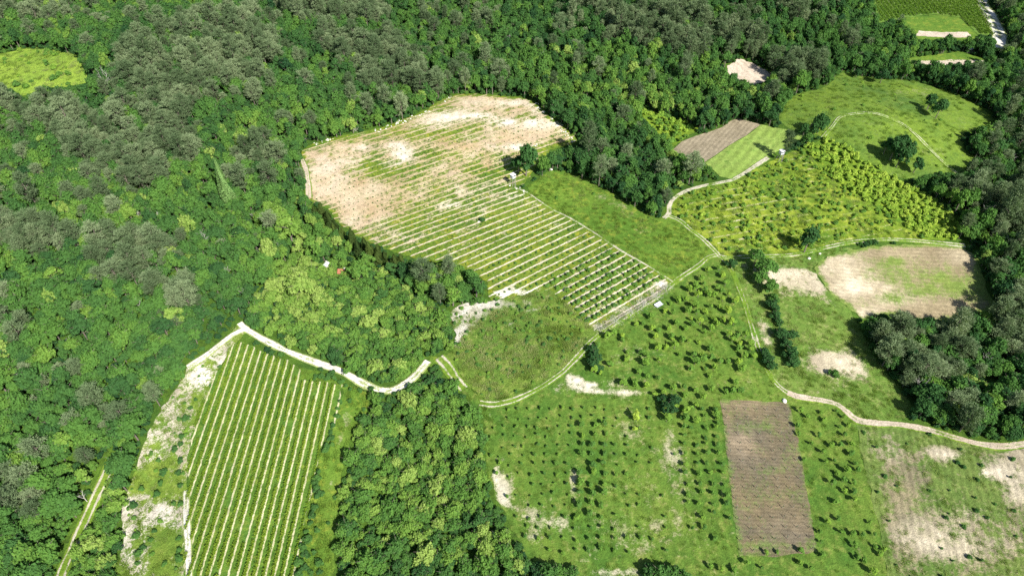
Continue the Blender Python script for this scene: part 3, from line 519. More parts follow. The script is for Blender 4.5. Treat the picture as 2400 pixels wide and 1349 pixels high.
YEL = [[(1420,190),(1500,200),(1640,290),(1600,330),(1560,330),(1640,410),(1590,450),(1560,400),(1480,330)],[(620,480),(820,560),(900,640),(1040,740),(1050,830),(900,900),(700,760),(560,640)],[(520,310),(660,300),(700,420),(560,420)],[(1180,140),(1500,120),(1500,200),(1300,200)],[(870,930),(1100,900),(1140,1100),(1220,1300),(1000,1349),(900,1200),(860,1050)]]
CONI = [[(730,478),(770,488),(800,530),(850,562),(905,590),(960,607),(1035,622),(1035,650),(930,640),(850,610),(790,560),(740,520)]]
LOWW = [[(868,925),(935,905),(1000,845),(1030,845),(1090,920),(1145,1000),(1145,1100),(1200,1240),(1262,1320),(1262,1450),(770,1450),(795,1150),(835,1000)],[(560,755),(690,600),(900,640),(1060,740),(1060,830),(1003,850),(925,920),(800,870)],[(250,1075),(300,1080),(290,1270),(250,1450),(120,1450),(180,1270)]]
def anyp(L, px, py):
    r = np.zeros(np.shape(px), bool)
    for p in L: r |= inside(px, py, p)
    return r
plants = []   # dict(kind, fam, i, x, y, z, s, rz, tone, where)
def add(kind, fm, x, y, s, tone, i=None, where='', z=None):
    i = random.randrange(len(PROTO[fm])) if i is None else i
    plants.append(dict(kind=kind, fam=fm, i=i, x=float(x), y=float(y), z=float(H(x, y)) if z is None else z, s=s, rz=random.uniform(0, 6.283), tone=float(min(1, max(0, tone))), where=where, kx=random.uniform(.84, 1.19), kz=random.uniform(.85, 1.2) * (1.22 if fm in ('broad', 'pine') and y > 190 else 1.0)))
def forest():
    sp = 2.9; xs = np.arange(-470, 470, sp); ys = np.arange(20, 640, sp); GX, GY = np.meshgrid(xs, ys); GX = GX + (np.arange(len(ys)) % 2)[:, None] * sp / 2
    x = (GX + rng.uniform(-.42, .42, GX.shape) * sp).ravel(); y = (GY + rng.uniform(-.42, .42, GX.shape) * sp).ravel(); z = H(x, y)
    px, py, dp = pix(x, y, z); keep = (px > -260) & (px < 2660) & (py > -190) & (py < 1560) & (dp > 20)
    x, y, z, px, py, dp = [a[keep] for a in (x, y, z, px, py, dp)]
    u = rng.uniform(0, 1, x.shape)
    jx = (vnoise(x, y, 11, 31) - .5) * 90; jy = (vnoise(x, y, 11, 32) - .5) * 70; pine = anyp(PINE, px + jx, py + jy); inpine = np.where(pine, u < .66, u < .05 + .12 * (vnoise(x, y, 30, 3) > .62))
    coni = anyp(CONI, px, py); dark = anyp(DARK, px, py); yel = anyp(YEL, px, py); low = anyp(LOWW, px, py)
    pd = path_dist(x, y)
    for k in range(len(x)):
        if coni[k]: fm, hh, rr = 'conifer', 8.0, 1.5
        elif inpine[k] and not low[k]: fm, hh, rr = 'pine', 9.5, 2.6
        elif low[k]: fm, hh, rr = 'low', 3.4, 2.2
        else: fm, hh, rr = 'broad', 7.0, 2.6
        if fm != 'low' and not coni[k] and u[k] * 7 % 1 < .22: continue
        n1 = vnoise(x[k], y[k], 26, 1); s = rng.choice([rng.uniform(.55, .85), rng.uniform(.75, 1.05), rng.uniform(.95, 1.3)])
        if fm == 'broad' and dp[k] > 260: s *= .92
        tone = .46 + .34 * (n1 - .5) + rng.normal(0, .15)
        if dark[k]: tone -= .04
        if yel[k]: tone += .15
        if low[k]: tone += .20
        if rng.uniform() < .035: tone += .35
        if fm == 'pine': tone = rng.uniform(.15, .9)
        if fm == 'conifer': tone = rng.uniform(.1, .9)
        plants_try.append((fm, x[k], y[k], z[k], s, tone, hh * s, rr * s, pd[k]))
plants_try = []; forest()
_x = np.array([p[1] for p in plants_try]); _y = np.array([p[2] for p in plants_try]); _z = np.array([p[3] for p in plants_try]); _h = np.array([p[6] * (1.25 if p[0] in ('broad', 'pine') and p[2] > 190 else 1.0) for p in plants_try]); _r = np.array([p[7] for p in plants_try]); _pd = np.array([p[8] for p in plants_try])
bad = is_open(_x, _y, _z) | is_open(_x, _y, _z + _h * .85) | is_open(_x + _r * .55, _y, _z + _h * .5) | is_open(_x - _r * .55, _y, _z + _h * .5) | (_pd < np.minimum(_r * .55, 1.6))
# trees in front of a track must not cover it
for (n, hw, rut, L) in PATH_W:
    for hf in (.45, .9):
        px, py, _ = pix(_x, _y, _z + _h * hf)
        LP = [pix(p[0], p[1], float(H(p[0], p[1])))[:2] for p in L[::4]]
        LP = [(float(a), float(b)) for a, b in LP]
        if n not in ('woodland_track',): bad |= seg_dist(px, py, LP) < (15 if n == 'gravel_road' else 9)
for p, b in zip(plants_try, bad):
    if not b: add({'pine': 'pine_tree', 'conifer': 'cypress_tree'}.get(p[0], 'broadleaf_tree'), p[0], p[1], p[2], p[4], p[5], z=p[3])

def undergrowth():
    sp = 2.7; xs = np.arange(-450, 450, sp); ys = np.arange(30, 600, sp); GX, GY = np.meshgrid(xs, ys)
    x = (GX + rng.uniform(-.45, .45, GX.shape) * sp).ravel(); y = (GY + rng.uniform(-.45, .45, GX.shape) * sp).ravel(); z = H(x, y); px, py, dp = pix(x, y, z)
    k = (px > -150) & (px < 2550) & (py > -120) & (py < 1480); x, y, z, px, py = [a[k] for a in (x, y, z, px, py)]
    k = ~(is_open(x, y, z) | is_open(x, y, z + 1.3) | is_open(x + 1, y, z + .6) | is_open(x - 1, y, z + .6) | (path_dist(x, y) < .9)); x, y, z = x[k], y[k], z[k]
    n1 = vnoise(x, y, 20, 6)
    for a, b, c, d in zip(x, y, z, n1): add('undergrowth', 'low', a, b, rng.uniform(.38, .62), .12 + .4 * d + rng.normal(0, .14), z=c)  # tone kept darker than the trees': shade between crowns put into leaf colour
undergrowth()
def at(px, py, hr=0): q = P(px, py, hr); return q[0], q[1]
# single trees and small stands in the open
SOLO = [('broad',1233,412,1.75,.30,'round dark tree beside the hunting stand'),('broad',1215,405,1.1,.25,'smaller dark tree left of the round one by the hunting stand'),
 ('broad',1884,592,1.35,.2,'dark broad tree overhanging the earth track above the white stones'),('broad',1765,625,1.0,.55,''),('broad',1790,650,1.25,.6,''),('broad',1778,665,1.1,.62,''),('broad',1800,685,1.0,.62,''),('low',1812,705,1.0,.6,''),('low',1712,625,.8,.2,'small dark tree by the track junction'),
 ('low',1806,725,1.1,.22,''),('low',1815,745,1.0,.25,''),('low',1822,758,.9,.3,''),('low',1828,792,1.0,.2,''),('low',1838,812,1.1,.2,''),('low',1850,838,1.1,.22,''),('low',1858,856,.9,.3,''),('low',1855,790,.8,.25,''),('low',1790,832,.8,.2,''),('low',1798,850,.9,.2,''),('low',1806,864,.7,.25,''),
 ('low',1952,880,.8,.55,'small lime green tree beside the bare patch'),('broad',2085,375,1.2,.2,''),('broad',2100,392,1.3,.22,''),('broad',2120,380,1.1,.25,''),('broad',2070,362,.9,.25,''),('broad',2105,360,1.0,.22,''),('broad',2140,405,1.0,.2,''),
 ('broad',2172,258,.95,.22,''),('broad',2192,278,1.05,.25,''),('broad',2205,262,.8,.25,''),('broad',2062,196,.9,.1,'thin dark tree on the upper rim of the hilltop meadow'),('broad',2005,182,.6,.15,''),
 ('pine',1834,372,.95,.2,'dark pine beside the white hunting stand'),('broad',1915,312,1.1,.3,''),('broad',1902,322,.9,.3,''),('broad',1880,322,.8,.3,''),
 ('low',2290,603,.8,.35,'rounded shrub on the corner of the soil field'),('broad',710,700,1.55,.93,'large pale lime green tree in the wood above the gravel track'),('broad',752,722,1.0,1.0,'bright yellow green tree next to the pale lime one'),('broad',690,585,1.7,.84,'broad pale green crown in the middle wood'),('broad',742,612,1.6,.74,'wide fresh green crown above the white hut'),('broad',850,660,1.5,.70,'round fresh green tree right of the red roof'),('broad',505,388,1.3,.98,'pale yellow tree in the pine wood above the poplar'),('broad',575,362,1.2,.9,'yellowish tree at the edge of the pine wood'),('broad',115,352,1.2,.95,'yellow green tree among pines on the left'),
 ('low',1395,842,.9,.15,''),('low',1388,862,1.0,.18,''),('low',1402,868,.8,.2,''),('low',1388,825,.8,.2,''),
 ('low',1262,1345,1.0,.1,'dark shrub on the bank at the bottom edge'),('low',1285,1352,1.2,.45,''),('low',1310,1345,1.0,.6,''),('low',1340,1352,1.0,.5,''),('low',1520,1345,1.1,.35,''),('low',1545,1352,1.2,.45,''),('low',1575,1350,1.0,.5,''),('low',1600,1356,1.0,.5,''),
 ('low',870,915,.5,.3,''),('low',1552,940,.8,.12,''),('low',1558,962,.85,.12,''),('low',1578,948,.9,.12,''),('low',1574,968,.8,.14,'')]
for fm, px, py, s, tone, lb in SOLO:
    x, y = at(px, py); add('pine_tree' if fm == 'pine' else 'broadleaf_tree', fm, x, y, s, tone, where=lb)
x, y = at(546, 492); add('poplar_tree', 'poplar', x, y, 1.12, .6, where='tall narrow pale green poplar rising from the wood')
for n_, (px, py, s) in enumerate([(262,218,1.3),(548,575,.8),(560,545,.7),(615,612,.9),(640,540,.8),(600,520,.7),(655,600,.8),(575,700,.8),(540,655,.85),(622,565,.7),(1280,218,1.0),(545,497,.7),(2272,990,.7),(170,820,.8),(1190,110,.9),(1060,100,.9),(205,1175,.7)]):
    x, y = at(px, py); add('dead_tree', 'dead', x, y, s, .5, i=n_ % 3)
_dp = 0
while _dp < 46:
    a, b = rng.uniform(0, 2400), rng.uniform(0, 1000); x, y = at(a, b); z = float(H(x, y))
    if bool(is_open(np.array([x]), np.array([y]), np.array([z]))[0]) or bool(is_open(np.array([x]), np.array([y]), np.array([z + 6]))[0]) or path_dist(np.array([x]), np.array([y]))[0] < 3: continue
    add('dead_tree', 'dead', x, y, rng.uniform(.7, 1.05), .5); _dp += 1
# orchard trees
for px, py in [(1390,480),(1480,410),(1560,330),(1600,400),(1500,470),(1520,570),(1650,210),(1805,195),(1865,285),(1610,500),(1660,560),(1740,570),(1790,450),(1850,510),(1890,410),(1860,620),(1950,560),(2010,660),(2040,650),(1230,640),(1350,640),(1130,670),(1050,790),(1160,810),(1380,780),(1470,720),(1500,810),(1600,800),(1690,730),(1810,730),(1930,800),(1410,890),(1750,910),(1860,910),(1970,950),(850,880),(640,970),(740,960),(870,1040),(960,1050),(1110,1030),(1210,960),(1340,1030),(1430,970),(1540,950),(1590,1070),(1690,1040),(1780,980),(2010,960),(330,1100),(450,1130),(450,1190),(240,1150),(910,1150),(1140,1150),(1150,1180),(1290,1200),(1390,1210),(1520,1220),(1950,1130),(2060,1140),(2180,1140),(1990,1200),(2100,1240),(2240,1250),(110,1270),(1060,1300),(1190,1290),(950,1310),(1660,1320),(2080,1320),(2240,1330)]:
    x, y = at(1380 + (px + 14) / 6, 600 + (py + 18) / 6); add('fruit_tree', 'fruit', x, y, rng.uniform(1.0, 1.8), rng.uniform(.55, .9), where='upper')
for px, py in [(60,400),(60,540),(150,570),(270,460),(520,380),(530,280),(730,290),(790,320),(680,570),(800,620),(970,400),(960,230),(1070,220),(1260,320),(790,450),(960,640),(470,720),(640,740),(790,770),(1460,330),(1480,430),(1560,340),(1600,390),(1690,370),(1680,250),(1410,520),(1620,510),(1740,510),(1830,420),(1930,410),(2080,440),(2170,340),(2290,350),(2130,530),(1680,620),(2050,710),(2110,830),(2000,840),(1900,840),(1700,800),(1480,820),(1320,790),(1170,790),(1030,860),(1330,890),(1590,920),(1040,990),(1200,950),(1200,1050),(1050,1100),(1080,1230),(1480,1030),(1340,1120),(1350,1210),(1490,1250),(1760,1160),(1790,1270),(900,880)]:
    x, y = at(1380 + (px + 12) / 6, 780 + (py + 16) / 6); add('fruit_tree', 'fruit', x, y, rng.uniform(.95, 1.75), rng.uniform(.5, .85), where='upper')
c00, c10, c01, c11 = [np.array(P(*p)[:2]) for p in ((1164,962),(1674,962),(1108,1290),(1712,1290))]
for j in range(15):
    for i in range(21):
        a, b = i / 20, j / 14; q = (c00 * (1 - a) + c10 * a) * (1 - b) + (c01 * (1 - a) + c11 * a) * b + rng.normal(0, .34, 2)
        z = float(H(*q)); px, py, _ = pix(q[0], q[1], z)
        if not inside(px, py, POLY['orchard']) or inside(px, py, POLY['brown_plot']): continue
        if px < 1150 + max(0, (py - 1100)) * .45: continue
        pr = .92; s = rng.uniform(.5, .85)
        if i in (8, 9, 10) and 2 <= j <= 11: s = rng.uniform(.95, 1.45)
        if i in (17, 18, 19, 20): s = rng.uniform(.75, 1.15)
        if 11 <= i <= 16: pr = .45
        if i > 10 and j > 10: pr = .5
        if i in (14, 15, 16) and 2 < j < 12: pr = .12
        if rng.uniform() > pr: continue
        add('fruit_tree', 'fruit', q[0], q[1], s, rng.uniform(.35, .75), where='lower')
x, y = at(1490, 985); add('fruit_tree', 'fruit', x, y, 1.7, 1.0, where='yellow')
x, y = at(1488, 1010); add('fruit_tree', 'fruit', x, y, 1.2, .97, where='yellow')
for px, py in [(810,190),(860,230),(960,200),(980,250),(1070,190),(1120,230),(1150,290),(1090,300),(790,300),(800,350),(940,360),(1120,360),(890,420),(970,480),(1030,430),(1090,430),(1170,430),(1170,490),(1050,540),(990,550),(840,530),(1200,560),(1140,610),(1210,610),(1070,630),(1110,680),(1180,690),(1040,700),(1120,750),(1190,760),(1060,830),(1190,820),(1080,950),(1000,970),(1300,970),(1100,1040),(1180,1050),(1250,1055),(1330,1060),(1190,1130),(960,1110),(950,1040),(1340,1140),(1370,1190),(1210,1220),(970,1200),(810,1260),(890,1300),(1260,1240),(1320,1320),(1400,1160),(540,1290),(440,1260),(350,1310),(260,1300),(180,1280),(810,1170),(650,1175),(570,1180)]:
    x, y = at(1600 + (px + 8) / 3, 900 + (py + 8) / 3); add('fruit_tree', 'fruit', x, y, rng.uniform(.75, 1.3), rng.uniform(.45, .8), where='right')
# shrubs
def shrub_list(L, s0, s1, t0, t1, where, f='bush'):
    for px, py in L: x, y = at(px, py); add('shrub', f, x, y, rng.uniform(s0, s1), rng.uniform(t0, t1), where=where)
shrub_list([(400 + 0 * a + a / 3 - 400, 900 + b / 3) for a, b in [(1285,370),(1270,430),(1235,460),(1275,540),(1262,630),(1272,720),(1272,850),(1120,545),(1150,625),(1135,705),(1112,785),(1003,745),(960,1075),(1262,1085),(1265,1175),(1262,1235),(1380,115),(1342,172),(1312,245),(1060,1100),(1090,1040),(1010,1150),(980,1200),(940,860),(905,880)]], .9, 1.5, .1, .35, 'stony')
shrub_list([(742,882),(755,884),(770,886),(785,890),(800,897),(812,906),(822,915),(762,1056),(775,1030),(766,1045),(748,1108),(744,1122),(738,1135),(740,1190),(735,1210),(728,1228),(718,1248),(722,1268),(712,1285),(720,1302),(704,1318),(748,1322),(738,1296),(730,1342),(702,1345),(716,1330),(745,1245),(750,1340),(790,978),(782,1000),(792,960),(800,945),(776,1014),(750,1160),(744,1150)], 1.0, 1.7, .12, .35, 'strip')
def inv_big(row, px):
    ys = [y0 + (y1 - y0) / (x1 - x0) * (px - x0) for i, x0, y0, x1, y1 in A_GUIDE]; return float(np.interp(row, [g[0] for g in A_GUIDE], ys))
for r_ in range(0, 42):
    px = 720.0
    while px < 1600:
        row = r_ + .5; py = inv_big(row, px)
        if row < 8.5: dx, s, t = 12.2, rng.uniform(1.0, 1.35), rng.uniform(.35, .65)
        elif row < 14: dx, s, t = 12.5, rng.uniform(.45, .8), rng.uniform(.2, .5)
        elif row < 20: dx, s, t = 12.0, rng.uniform(.3, .5), rng.uniform(.15, .4)
        else: dx, s, t = 11.0, rng.uniform(.26, .44), rng.uniform(.05, .35)
        if inside(px, py, POLY['big_field']) and inside(px + 6, py + 6, POLY['big_field']) and inside(px - 6, py + 3, POLY['big_field']) and rng.uniform() < (.95 if row < 9 else .8):
            x, y = at(px, py); ky = 'field_shrub'
            if float(path_dist(np.array([x]), np.array([y]))[0]) > .5: add('shrub', 'bush', x + rng.normal(0, .12), y + rng.normal(0, .12), s, t, where='rows' if row < 9 else ('rows_mid' if row < 14 else 'rows_far'))
        px += dx
def scatter(key, sp, prob, kind, fm, s0, s1, t0, t1, where, rowdir=None):
    wp = np.array(wpoly(key)); xs = np.arange(wp[:, 0].min(), wp[:, 0].max(), sp); ys = np.arange(wp[:, 1].min(), wp[:, 1].max(), sp)
    for xx in xs:
        for yy in ys:
            if rowdir: d = rowdir; x = xx + rng.normal(0, .12 * sp) + (yy % 40) * d; y = yy + rng.normal(0, .12 * sp)
            else: x = xx + rng.uniform(-.45, .45) * sp; y = yy + rng.uniform(-.45, .45) * sp
            if rng.uniform() > (prob(x, y) if callable(prob) else prob): continue
            z = float(H(x, y)); px, py, dp = pix(x, y, z)
            if inside(px, py, POLY[key]) and not (px < -40 or px > 2440 or py < -40 or py > 1400) and float(path_dist(np.array([x]), np.array([y]))[0]) > .8:
                add(kind, fm, x, y, rng.uniform(s0, s1), rng.uniform(t0, t1), where=where, z=z)
scatter('shrub_band', 2.35, .93, 'shrub', 'bush', 1.25, 1.9, .80, 1.0, 'band')
scatter('rough_field', 3.0, .68, 'shrub', 'bush', .7, 1.5, .45, .95, 'rough')
scatter('dry_field', 5.0, .45, 'shrub', 'bush', .5, .95, .1, .35, 'dry')
scatter('plot', 2.7, .75, 'shrub', 'bush', .4, 1.1, .2, .75, 'plot')
scatter('knoll', 7.0, .22, 'shrub', 'bush', .5, 1.3, .4, .8, 'knoll')
scatter('meadow', 8.0, .15, 'shrub', 'bush', .5, 1.0, .2, .5, 'meadow')
scatter('clearing', 6.0, .45, 'shrub', 'bush', 1.2, 2.4, .35, .8, 'clearing')
scatter('glade', 2.6, .8, 'shrub', 'bush', 1.2, 2.4, .55, .95, 'glade')
scatter('scrub', 3.8, .42, 'shrub', 'bush', .4, 1.2, .25, .75, 'stony')
scatter('grass_strip', 5.0, .2, 'shrub', 'bush', .6, 1.3, .15, .5, 'strip')
scatter('verge', 4.5, .35, 'shrub', 'bush', .5, 1.0, .2, .55, 'verge')
x, y = at(1129, 518); add('shrub', 'bush', x, y, 1.5, .1, where='lone')

# ------------------------------------------------------------------ labels by place
def place_words(px, py):
    Z = [([(850,900),(1262,900),(1262,1450),(760,1450)], 'in the wood between vineyard and orchard'),
         ([(550,580),(1070,580),(1070,920),(700,900),(550,760)], 'in the wood above the gravel track'),
         ([(-100,1050),(330,1050),(330,1500),(-100,1500)], 'beside the rutted woodland track'),
         ([(-100,700),(560,700),(430,1050),(-100,1050)], 'in the wood left of the vineyard'),
         ([(2000,700),(2500,700),(2500,1060),(2000,1060)], 'in the wood below the soil field'),
         ([(2240,380),(2500,380),(2500,700),(2240,700)], 'right of the soil field'),
         ([(-100,400),(720,400),(720,700),(-100,700)], 'left of the pale field'),
         ([(1180,320),(1660,320),(1660,520),(1180,520)], 'in the copse beside the hunting stand'),
         ([(1740,590),(1880,590),(1880,880),(1740,880)], 'in the dry meadow'),
         ([(1250,1300),(1700,1300),(1700,1400),(1250,1400)], 'on the bank below the orchard'),
         ([(-200,-200),(700,-200),(700,400),(-200,400)], 'on the upper left hill'),
         ([(2000,-200),(2600,-200),(2600,400),(2000,400)], 'around the small far fields')]
    for p, s in Z:
        if bool(inside(px, py, p)): return s
    return 'in the forest behind the pale field' if py < 350 else 'at the edge of the fields'
def tone_word(t): return 'very dark green' if t < .18 else 'dark green' if t < .34 else 'mid green' if t < .55 else 'fresh green' if t < .75 else 'bright yellow-green' if t < .9 else 'lime green'
def size_word(s): return 'small' if s < .8 else 'large' if s > 1.12 else 'middle-sized'
FRUIT_W = {'upper': ('{z} {t} fruit tree in the upper orchard', 'fruit trees of the upper orchard'), 'lower': ('{z} {t} fruit tree left of the tilled plot', 'fruit trees in rows left of the tilled plot'), 'right': ('{z} {t} fruit tree right of the tilled plot', 'fruit trees right of the tilled plot'), 'yellow': ('{z} bright yellow fruit tree among the dark orchard rows', 'bright yellow fruit trees')}
SHRUB_W = {'stony': ('{z} {t} shrub on the stony strip', 'shrubs on the stony strip'), 'strip': ('{z} {t} shrub along the vineyard edge', 'shrubs along the vineyard edge'),
  'rows': ('{z} {t} bush in the corner rows of the pale field', 'planted bushes in the lower rows'), 'rows_mid': ('{z} {t} young bush in the middle rows', 'young bushes in the middle rows'), 'rows_far': ('tiny young plant in the upper rows of the pale field', 'tiny plants in the upper rows'),
  'band': ('{z} {t} shrub in the yellow-green shrub band', 'shrubs of the yellow-green band'), 'rough': ('{z} {t} shrub in the rough striped field', 'shrubs in the rough striped field'), 'dry': ('{z} {t} shrub on the dry field in the lower right', 'shrubs on the dry field'), 'plot': ('{z} {t} shrub in the overgrown plot by the track bend', 'shrubs in the overgrown plot'),
  'knoll': ('{z} {t} shrub on the hilltop meadow', 'shrubs on the hilltop meadow'), 'meadow': ('{z} {t} shrub in the meadow beside the pale field', 'shrubs in the meadow'), 'clearing': ('{z} {t} shrub in the bright clearing on the left hill', 'shrubs in the hill clearing'), 'verge': ('{z} {t} shrub on the verge beside the track', 'shrubs on the track verge'), 'glade': ('{z} {t} shrub on the sunny glade behind the ploughed plot', 'shrubs on the glade'), 'lone': ('lone dark bush standing in the middle of the pale field', None)}

# ------------------------------------------------------------------ individuals and masses
for p in plants:
    px, py, dp = pix(p['x'], p['y'], p['z'] + .5 * PROTO[p['fam']][p['i']][2] * p['s'])
    p['px'], p['py'] = float(px), float(py)
    p['size'] = PROTO[p['fam']][p['i']][3] * p['s'] / float(dp) if (4 < px < 2396 and 4 < py < 1345) else -1.0
    if p['where'] and p['kind'] in ('broadleaf_tree', 'pine_tree'): p['size'] += 1
CAP = 295
meshes = {}
def proto_objs(fm, i):
    """first thing of a family: its mesh data, shared by every copy"""
    k = (fm, i)
    if k not in meshes:
        cr, tr, h, r = PROTO[fm][i]; d = {}
        tmat = M['palebark'] if fm == 'dead' else M['bark']
        if fm in ('fruit', 'bush', 'dead'):
            if cr is None: o = link('dead_tree', tr[0], tr[1], tmat)
            else:
                V, F = merge([cr, tr]); o = link('plant', V, F, None, mats=[M[LEAFM[fm]], tmat], fmat=[0] * len(cr[1]) + [1] * len(tr[1]))
            d['one'] = o.data; bpy.data.objects.remove(o)
        else:
            o = link('crown', cr[0], cr[1], M[LEAFM[fm]]); d['crown'] = o.data; bpy.data.objects.remove(o)
            o = link('trunk', tr[0], tr[1], tmat); d['trunk'] = o.data; bpy.data.objects.remove(o)
        meshes[k] = d
    return meshes[k]
SRC = {}   # (fam, i) -> real objects of the scene that the masses instance
def make_plant(p):
    d = proto_objs(p['fam'], p['i']); nm = p['kind']
    if 'one' in d:
        o = bpy.data.objects.new(nm, d['one']); COL.objects.link(o); o.location = (p['x'], p['y'], p['z']); o.rotation_euler = (0, 0, p['rz']); o.scale = (p['s'] * p['kx'], p['s'] / p['kx'], p['s'] * p['kz']); o['tone'] = p['tone']; parts = [o]
    else:
        o = empty(nm, (p['x'], p['y'], p['z']), p['rz'], p['s']); o.scale = (p['s'] * p['kx'], p['s'] / p['kx'], p['s'] * p['kz'])
        c = bpy.data.objects.new('crown', d['crown']); COL.objects.link(c); c.parent = o; c['tone'] = p['tone']
        t = bpy.data.objects.new('trunk', d['trunk']); COL.objects.link(t); t.parent = o; parts = [c, t]
    SRC.setdefault((p['fam'], p['i']), parts)
    kd = p['kind']; T, Zs = tone_word(p['tone']), size_word(p['s'])
    if kd == 'fruit_tree': lb, g = FRUIT_W[p['where']]; lb = lb.format(t=T, z=Zs); cat = 'fruit tree'
    elif kd == 'shrub': lb, g = SHRUB_W[p['where']]; lb = lb.format(t=T, z=Zs); cat = 'shrub'
    elif kd == 'dead_tree': lb = '%s bare dead tree %s' % ({0: 'tall bleached', 1: 'short grey', 2: 'leaning white'}[p['i']], place_words(p['px'], p['py'])); g = 'bare dead trees'; cat = 'dead tree'
    elif kd == 'poplar_tree': lb, g, cat = p['where'], None, 'poplar tree'
    elif kd == 'cypress_tree': lb = '%s %s conifer in the dark hedge along the pale field' % ('slender' if p['i'] == 0 else 'stout', 'olive' if p['tone'] > .5 else 'dark green'); g = 'conifers in the dark hedge'; cat = 'conifer'
    elif kd == 'pine_tree': lb = p['where'] or '%s %s pine tree %s' % (size_word(p['s']), 'pale grey' if p['tone'] > .6 else 'dark grey' if p['tone'] < .35 else 'grey-green', place_words(p['px'], p['py'])); g = None if p['where'] else 'pine trees ' + place_words(p['px'], p['py']); cat = 'pine tree'
    else: lb = p['where'] or '%s %s tree %s' % (size_word(p['s']), tone_word(p['tone']), place_words(p['px'], p['py'])); g = None if p['where'] else 'leafy trees ' + place_words(p['px'], p['py']); cat = 'tree'
    tag(o, lb, cat, g); return o
def mass(name, rest, label, cat):
    """everything of a kind beyond the countable ones: one object"""
    fams = sorted({(p['fam'], p['i']) for p in rest}); has = [k for k in fams]
    for k in has:
        if k not in SRC:      # make sure a real one stands in the scene
            q = next(p for p in rest if (p['fam'], p['i']) == k); rest.remove(q); make_plant(q)
    me = bpy.data.meshes.new(name); me.vertices.add(len(rest)); me.vertices.foreach_set('co', np.array([(p['x'], p['y'], p['z']) for p in rest], np.float32).ravel())
    sv = me.attributes.new('scl', 'FLOAT_VECTOR', 'POINT'); sv.data.foreach_set('vector', np.array([(p['s'] * p['kx'], p['s'] / p['kx'], p['s'] * p['kz']) for p in rest], np.float32).ravel())
    for nm, key in (('tone', 'tone'), ('rz', 'rz')):
        a = me.attributes.new(nm, 'FLOAT', 'POINT'); a.data.foreach_set('value', np.array([p[key] for p in rest], np.float32))
    a = me.attributes.new('pid', 'INT', 'POINT'); a.data.foreach_set('value', np.array([has.index((p['fam'], p['i'])) for p in rest], np.int32))
    o = bpy.data.objects.new(name, me); COL.objects.link(o)
    ng = bpy.data.node_groups.new(name, 'GeometryNodeTree'); ng.interface.new_socket('Geometry', in_out='INPUT', socket_type='NodeSocketGeometry'); ng.interface.new_socket('Geometry', in_out='OUTPUT', socket_type='NodeSocketGeometry')
    n = ng.nodes; L = ng.links; gi = n.new('NodeGroupInput'); gout = n.new('NodeGroupOutput'); join = n.new('GeometryNodeJoinGeometry')
    def named(nm, dt='FLOAT'): k = n.new('GeometryNodeInputNamedAttribute'); k.data_type = dt; k.inputs[0].default_value = nm; return k.outputs[0]
    for idx, k in enumerate(has):
        cmp = n.new('FunctionNodeCompare'); cmp.data_type = 'INT'; cmp.operation = 'EQUAL'; L.new(named('pid', 'INT'), cmp.inputs[2]); cmp.inputs[3].default_value = idx
        comb = n.new('ShaderNodeCombineXYZ'); L.new(named('rz'), comb.inputs[2])
        for so in SRC[k]:
            oi = n.new('GeometryNodeObjectInfo'); oi.inputs[0].default_value = so; oi.transform_space = 'ORIGINAL'; oi.inputs[1].default_value = True
            ip = n.new('GeometryNodeInstanceOnPoints'); L.new(gi.outputs[0], ip.inputs['Points']); L.new(cmp.outputs[0], ip.inputs['Selection']); L.new(oi.outputs['Geometry'], ip.inputs['Instance'])
            L.new(comb.outputs[0], ip.inputs['Rotation']); L.new(named('scl', 'FLOAT_VECTOR'), ip.inputs['Scale']); L.new(ip.outputs[0], join.inputs[0])
    L.new(join.outputs[0], gout.inputs[0]); md = o.modifiers.new('instances', 'NODES'); md.node_group = ng
    tag(o, label, cat, kind='stuff'); return o
for kind in ('broadleaf_tree', 'pine_tree', 'cypress_tree', 'poplar_tree', 'dead_tree', 'fruit_tree', 'shrub', 'undergrowth'):
    L_ = sorted([p for p in plants if p['kind'] == kind], key=lambda p: -p['size'])
    ind = [p for p in L_[:CAP] if p['size'] > 0 and kind != 'undergrowth']; ids = {id(p) for p in ind}; rest = [p for p in L_ if id(p) not in ids]
    for p in ind: make_plant(p)
    print(kind, len(ind), len(rest))
    if rest: mass({'undergrowth': 'undergrowth', 'broadleaf_tree': 'woodland', 'pine_tree': 'pine_woods', 'shrub': 'shrubbery', 'cypress_tree': 'conifer_woods', 'fruit_tree': 'orchard_vegetation', 'dead_tree': 'deadwood'}[kind], rest,
        {'undergrowth': 'low bushy undergrowth below and between the forest trees', 'broadleaf_tree': 'leafy green forest covering the slopes behind and beside the fields', 'pine_tree': 'grey-green pine woods on the slopes', 'shrub': 'many small shrubs and young plants spread over the fields', 'cypress_tree': 'rest of the dark conifer hedge', 'fruit_tree': 'rest of the small orchard trees in the grass', 'dead_tree': 'bare dead wood in the forest'}[kind], kind.replace('_tree', ' trees').replace('shrub', 'shrubs'))

